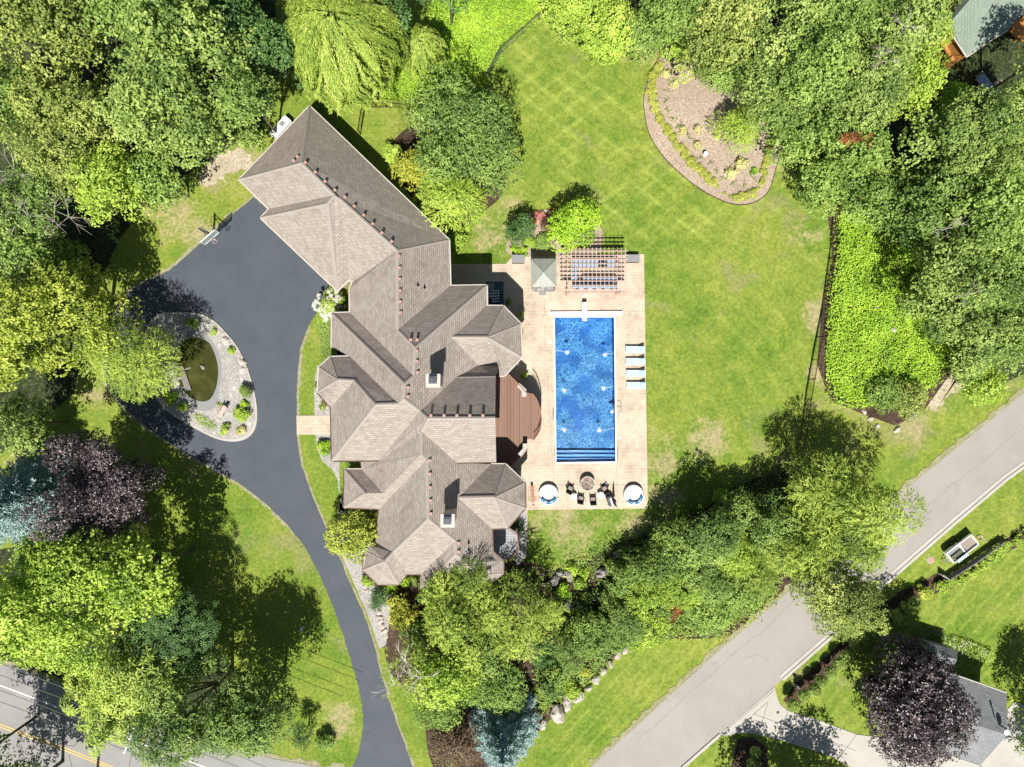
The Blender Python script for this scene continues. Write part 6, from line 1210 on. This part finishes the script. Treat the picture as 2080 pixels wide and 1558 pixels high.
cover('low_juniper', [(393, 842), (402, 838), (440, 862), (436, 874), (420, 870), (398, 856)], L['bright'], 'spreading bright juniper on the south-west rim of the island', 'juniper', None, 43, dens=300, leaf=.10, hgt=.4, edge=.08)
rocks([(413, 745, 6, 'mossy stone in the middle of the pond')], 'pond_stone', 'greystone', hfac=.9)
# brambles
cover('brambles', [(885, -20), (1140, -20), (1110, 20), (1050, 62), (1012, 95), (985, 150), (960, 175), (900, 185), (850, 210), (770, 202), (760, 165), (830, 130), (890, 90), (880, 60)], L['bramble'], 'dense bright bramble patch inside the north wire fence', 'brambles', 'stuff', 21, dens=150, leaf=.17, hgt=.8, edge=.5)
cover('brambles', [(1712, 430), (1750, 395), (1850, 480), (1930, 600), (1955, 700), (1915, 760), (1880, 790), (1850, 800), (1790, 815), (1740, 830), (1700, 808), (1680, 745), (1688, 640), (1706, 525)], L['bramble'], 'dense bright bramble bank east of the black fence', 'brambles', 'stuff', 22, dens=150, leaf=.20, hgt=1.1, edge=.5)
# hostas and tufts in the mulch bed
def proto(name, label, cat, c, me, group): 
    r = thing(name, label, cat, c, group); o = bpy.data.objects.new('leaves', me); col.objects.link(o); o.parent = r; return r
tz = lambda x, y: (1300 + x / 4.583, 90 + y / 4.583)
me, _c = crown('leaves', np.random.default_rng(60), .50, .24, L['hosta'], .13, 'broad', 2.2, 6, (.18, .26)); me.transform(Matrix.Translation((0, 0, .2)))
HL = 'lime yellow hosta in the border row around the mulch bed'; H0 = None
for i, (x, y) in enumerate([(170,215),(150,262),(120,300),(125,345),(95,390),(110,430),(88,470),(125,490),(105,540),(130,560),(125,605),(150,640),(180,695),(205,740),(225,775),(250,810),(270,840),(300,870),(330,925),(358,968),(405,1020),(440,1065),(465,1095),(500,1130),(530,1160),(560,1180),(600,1215),(625,1245),(645,1280),(670,1290),(715,1330),(785,1390),(835,1420),(890,1440),(920,1425),(975,1425),(1010,1405),(1050,1390),(1095,1345),(1130,1285),(1150,1205),(1165,1130),(1180,1065),(1200,1010),(1190,960),(1230,920),(1280,850)]):
    c = G(*tz(x, y)); s_ = random.Random(i).uniform(.75, 1.1) * (.5 if i in (30, 31, 32, 38) else 1)
    if H0 is None: H0 = proto('hosta', HL, 'hosta', c, me, 'hostas around the mulch bed')
    else: dup(H0, c, i * 1.3, s_)
me, _c = crown('leaves', np.random.default_rng(61), .48, .35, L['cream'], .15, 'broad', 2.2, 7, (.2, .3)); me.transform(Matrix.Translation((0, 0, .32))); H0 = None
for i, (x, y) in enumerate([(230, 285), (310, 385), (388, 815), (532, 805), (532, 955), (935, 1120), (835, 1210)]):
    c = G(*tz(x, y)); s_ = 1.25 if i > 4 else .9; lb_ = 'pale cream flowering shrub inside the mulch bed, clear of the border row'
    if H0 is None: H0 = proto('cream_shrub', lb_, 'shrub', c, me, 'cream shrubs inside the mulch bed')
    else: dup(H0, c, i, s_)
me, _c = crown('leaves', np.random.default_rng(62), .26, .2, L['mid'], .2, 'feather', 1.2, 5, (.12, .18)); me.transform(Matrix.Translation((0, 0, .2))); H0 = None
for i, (x, y) in enumerate([(318, 150), (278, 250), (243, 345), (242, 450), (245, 540), (262, 615), (313, 695), (360, 755), (433, 840), (483, 905), (658, 1120), (718, 1190), (780, 1250), (870, 1290), (962, 1305), (1043, 1258), (555, 1075)]):
    c = G(*tz(x, y))
    if H0 is None: H0 = proto('grass_tuft', 'small dark green tuft in the inner row of the mulch bed', 'plant', c, me, 'green tufts inside the mulch bed')
    else: dup(H0, c, i, 1)
c = G(*tz(1055, 1180)); bush(*tz(1058, 1178), 8, .5, L['lime'], 'single lime plant inside the south end of the mulch bed', leaf=.1)
solo('bird_bath', MB().lathe(G(*tz(598, 1035)), [(.14, 0), (.08, .1), (.08, .5), (.2, .58), (.22, .62), (.15, .6)], 18), M['white'], 'small white pedestal standing in the mulch bed', 'pedestal', loc=G(*tz(598, 1035)))
eb = MB().strip([G(a, b, .03) for a, b in smooth_poly([(1342, 112), (1320, 150), (1309, 190), (1308, 220), (1318, 270), (1345, 315), (1390, 360), (1440, 395), (1490, 415), (1530, 412), (1560, 390), (1575, 345), (1590, 290), (1592, 262)], 4, False)], .05, .07); solo('bed_edging', eb, M['brownmetal'], 'dark curved edging strip around the mulch bed', 'edging')
# south-east corner garden
ar_ = np.random.default_rng(70); me, _c = crown('foliage', ar_, .60, .62, L['maple'], .10, 'broad', 3.6, 5, (.32, .38)); me.transform(Matrix.Translation((0, 0, .62)))
RBL = [(1606.5, 1425), (1628, 1406), (1647, 1392), (1661, 1377), (1680, 1359), (1697, 1342), (1713, 1328), (1731, 1307), (1753, 1292), (1773, 1280), (1784, 1260), (1808, 1244), (1830, 1231), (1851, 1219), (1531, 1521), (1526, 1541)]
H0 = None
for i, (px, py) in enumerate(RBL):
    c = P3(px, py, -2.4); c.z = -3; s_ = random.Random(i).uniform(1.05, 1.25)
    if H0 is None:
        H0 = thing('clipped_shrub', 'clipped egg-shaped green shrub in the row between the road and the corner lawn', 'shrub', c, 'clipped shrubs along the road bed'); o = bpy.data.objects.new('foliage', me); col.objects.link(o); o.parent = H0; part(H0, 'stem', MB().tube([c, c + Vector((0, 0, .5))], .05, 6), M['bark']); H0.scale = (1.2, 1.2, 1.75)
    else: q = dup(H0, c, i * .9, (s_, s_, s_ * 1.45), 'clipped egg-shaped green shrub south of the concrete drive' if i > 13 else None); q['group'] = 'clipped shrubs south of the concrete drive' if i > 13 else H0['group']
bush(1878, 1204, 17, 1.1, L['yellow'], 'yellowish shrub at the east end of the clipped row', leaf=.13)
me, _c = crown('foliage', np.random.default_rng(71), .68, .5, L['bright'], .17, 'broad', 1.8, 7, (.26, .4)); me.transform(Matrix.Translation((0, 0, .5))); H0 = None
for i, (px, py) in enumerate([(1914, 1194), (1936, 1182), (1956, 1171), (1974, 1159), (1991, 1147), (2009, 1134), (2028, 1121), (2046, 1108), (2069, 1094), (2088, 1084)]):
    c = P3(px, py, -2.5); c.z = -3
    if H0 is None: H0 = thing('leafy_shrub', 'loose light green shrub in the row in front of the wooden fence', 'shrub', c, 'leafy shrubs along the wooden fence'); o = bpy.data.objects.new('foliage', me); col.objects.link(o); o.parent = H0; part(H0, 'stem', MB().tube([c, c + Vector((0, 0, .4))], .04, 6), M['bark'])
    else: dup(H0, c, i * 1.1, random.Random(i).uniform(.85, 1.1))
T(1862, 1442, 126, 9.5, L['purple'], 'purple-leaved maple over the grey-roofed house', leaf=.24, cov=2.3)
T(1858, 1335, 42, 6, L['purple'], 'small purple-leaved tree north of the purple maple', leaf=.22)
def hedge(px, m, label, seed, h=.8, flowers=True):
    o = cover('flowering_hedge', px, L[m], label, 'hedge', None, seed, dens=170, leaf=.13, hgt=h, edge=.05)
    q = cover('blossoms', px, L['white'], None, None, None, seed + 1, loc=o.location[:2], dens=26, leaf=.12, hgt=h * 1.15, edge=.05); q.parent = o; q.location = (0, 0, 0)
hedge([(1928, 1296), (1945, 1294), (1990, 1312), (2020, 1328), (2018, 1344), (2000, 1346), (1940, 1322), (1926, 1318)], 'bright', 'white flowering hedge running east from the small shed', 80); hedge([(1866, 1290), (1880, 1278), (1905, 1282), (1926, 1290), (1924, 1312), (1890, 1300), (1872, 1304)], 'cool', 'shaded white flowering hedge north of the small shed', 82)
T(2150, 1455, 62, 8, L['maple'], 'tree just outside the lower right edge shading the corner lawn', leaf=.28); T(2140, 1560, 50, 6, L['mid'], 'low tree at the lower right corner beside the house', leaf=.26)
T(1700, 1700, 100, 9.5, L['maple'], 'tree below the bottom edge dappling the concrete drive', leaf=.3, gaps=.4); T(1560, 1690, 60, 8.5, L['mid'], 'tree below the bottom edge south of the concrete drive', leaf=.3, gaps=.4)
T(15, 1640, 95, 11, L['mid'], 'tree below the bottom left edge shading the main street', leaf=.3); T(60, 1700, 70, 12, L['mid'], 'tree below the bottom edge left of the utility pole', leaf=.3); T(-75, 1560, 75, 12, L['mid'], 'tree outside the left edge shading the main street', leaf=.3)
cover('lawn_weeds', [(200, 745), (235, 750), (240, 800), (260, 850), (235, 850), (210, 800)], L['olive'], None, None, 'stuff', 90, dens=14, leaf=.10, hgt=.08)

T(2157, 95, 66, 13, L['maple'], 'tree outside the right edge dappling the green roof', leaf=.3, gaps=.4)
T(2108, 262, 72, 13.5, L['mid'], 'tall tree at the right edge shading the courtyard', leaf=.3)
cover('thicket_edge', [(1290, 1300), (1340, 1262), (1420, 1235), (1500, 1210), (1560, 1190), (1590, 1200), (1540, 1245), (1470, 1285), (1400, 1290), (1340, 1300), (1300, 1325)], L['bright'], 'low light green growth along the road side of the thicket', 'undergrowth', 'stuff', 33, dens=90, leaf=.18, hgt=.6, edge=.5)
cover('slope_planting', [(1045, 1150), (1130, 1155), (1160, 1215), (1130, 1290), (1090, 1330), (1060, 1250)], L['mid'], 'mixed low planting around the rock garden', 'undergrowth', 'stuff', 34, dens=70, leaf=.16, hgt=.5, edge=.4)
cover('planting', [(860, 1440), (905, 1420), (950, 1540), (905, 1580)], L['olive'], 'low olive growth at the bottom beside the brown tree', 'undergrowth', 'stuff', 35, dens=50, leaf=.16, hgt=.4, edge=.4)
cover('planting', [(1080, 1400), (1160, 1380), (1215, 1345), (1225, 1355), (1150, 1415), (1090, 1460)], L['lime'], 'bright low growth behind the boulder row', 'undergrowth', 'stuff', 36, dens=90, leaf=.14, hgt=.3, edge=.3)

cover('thicket_edge', [(1140, 1150), (1250, 1098), (1340, 1060), (1430, 1028), (1500, 980), (1640, 952), (1650, 1000), (1500, 1045), (1350, 1112), (1240, 1165), (1160, 1185)], L['mid'], 'low shaded green growth along the lawn side of the thicket', 'undergrowth', 'stuff', 37, dens=80, leaf=.17, hgt=.5, edge=.5)
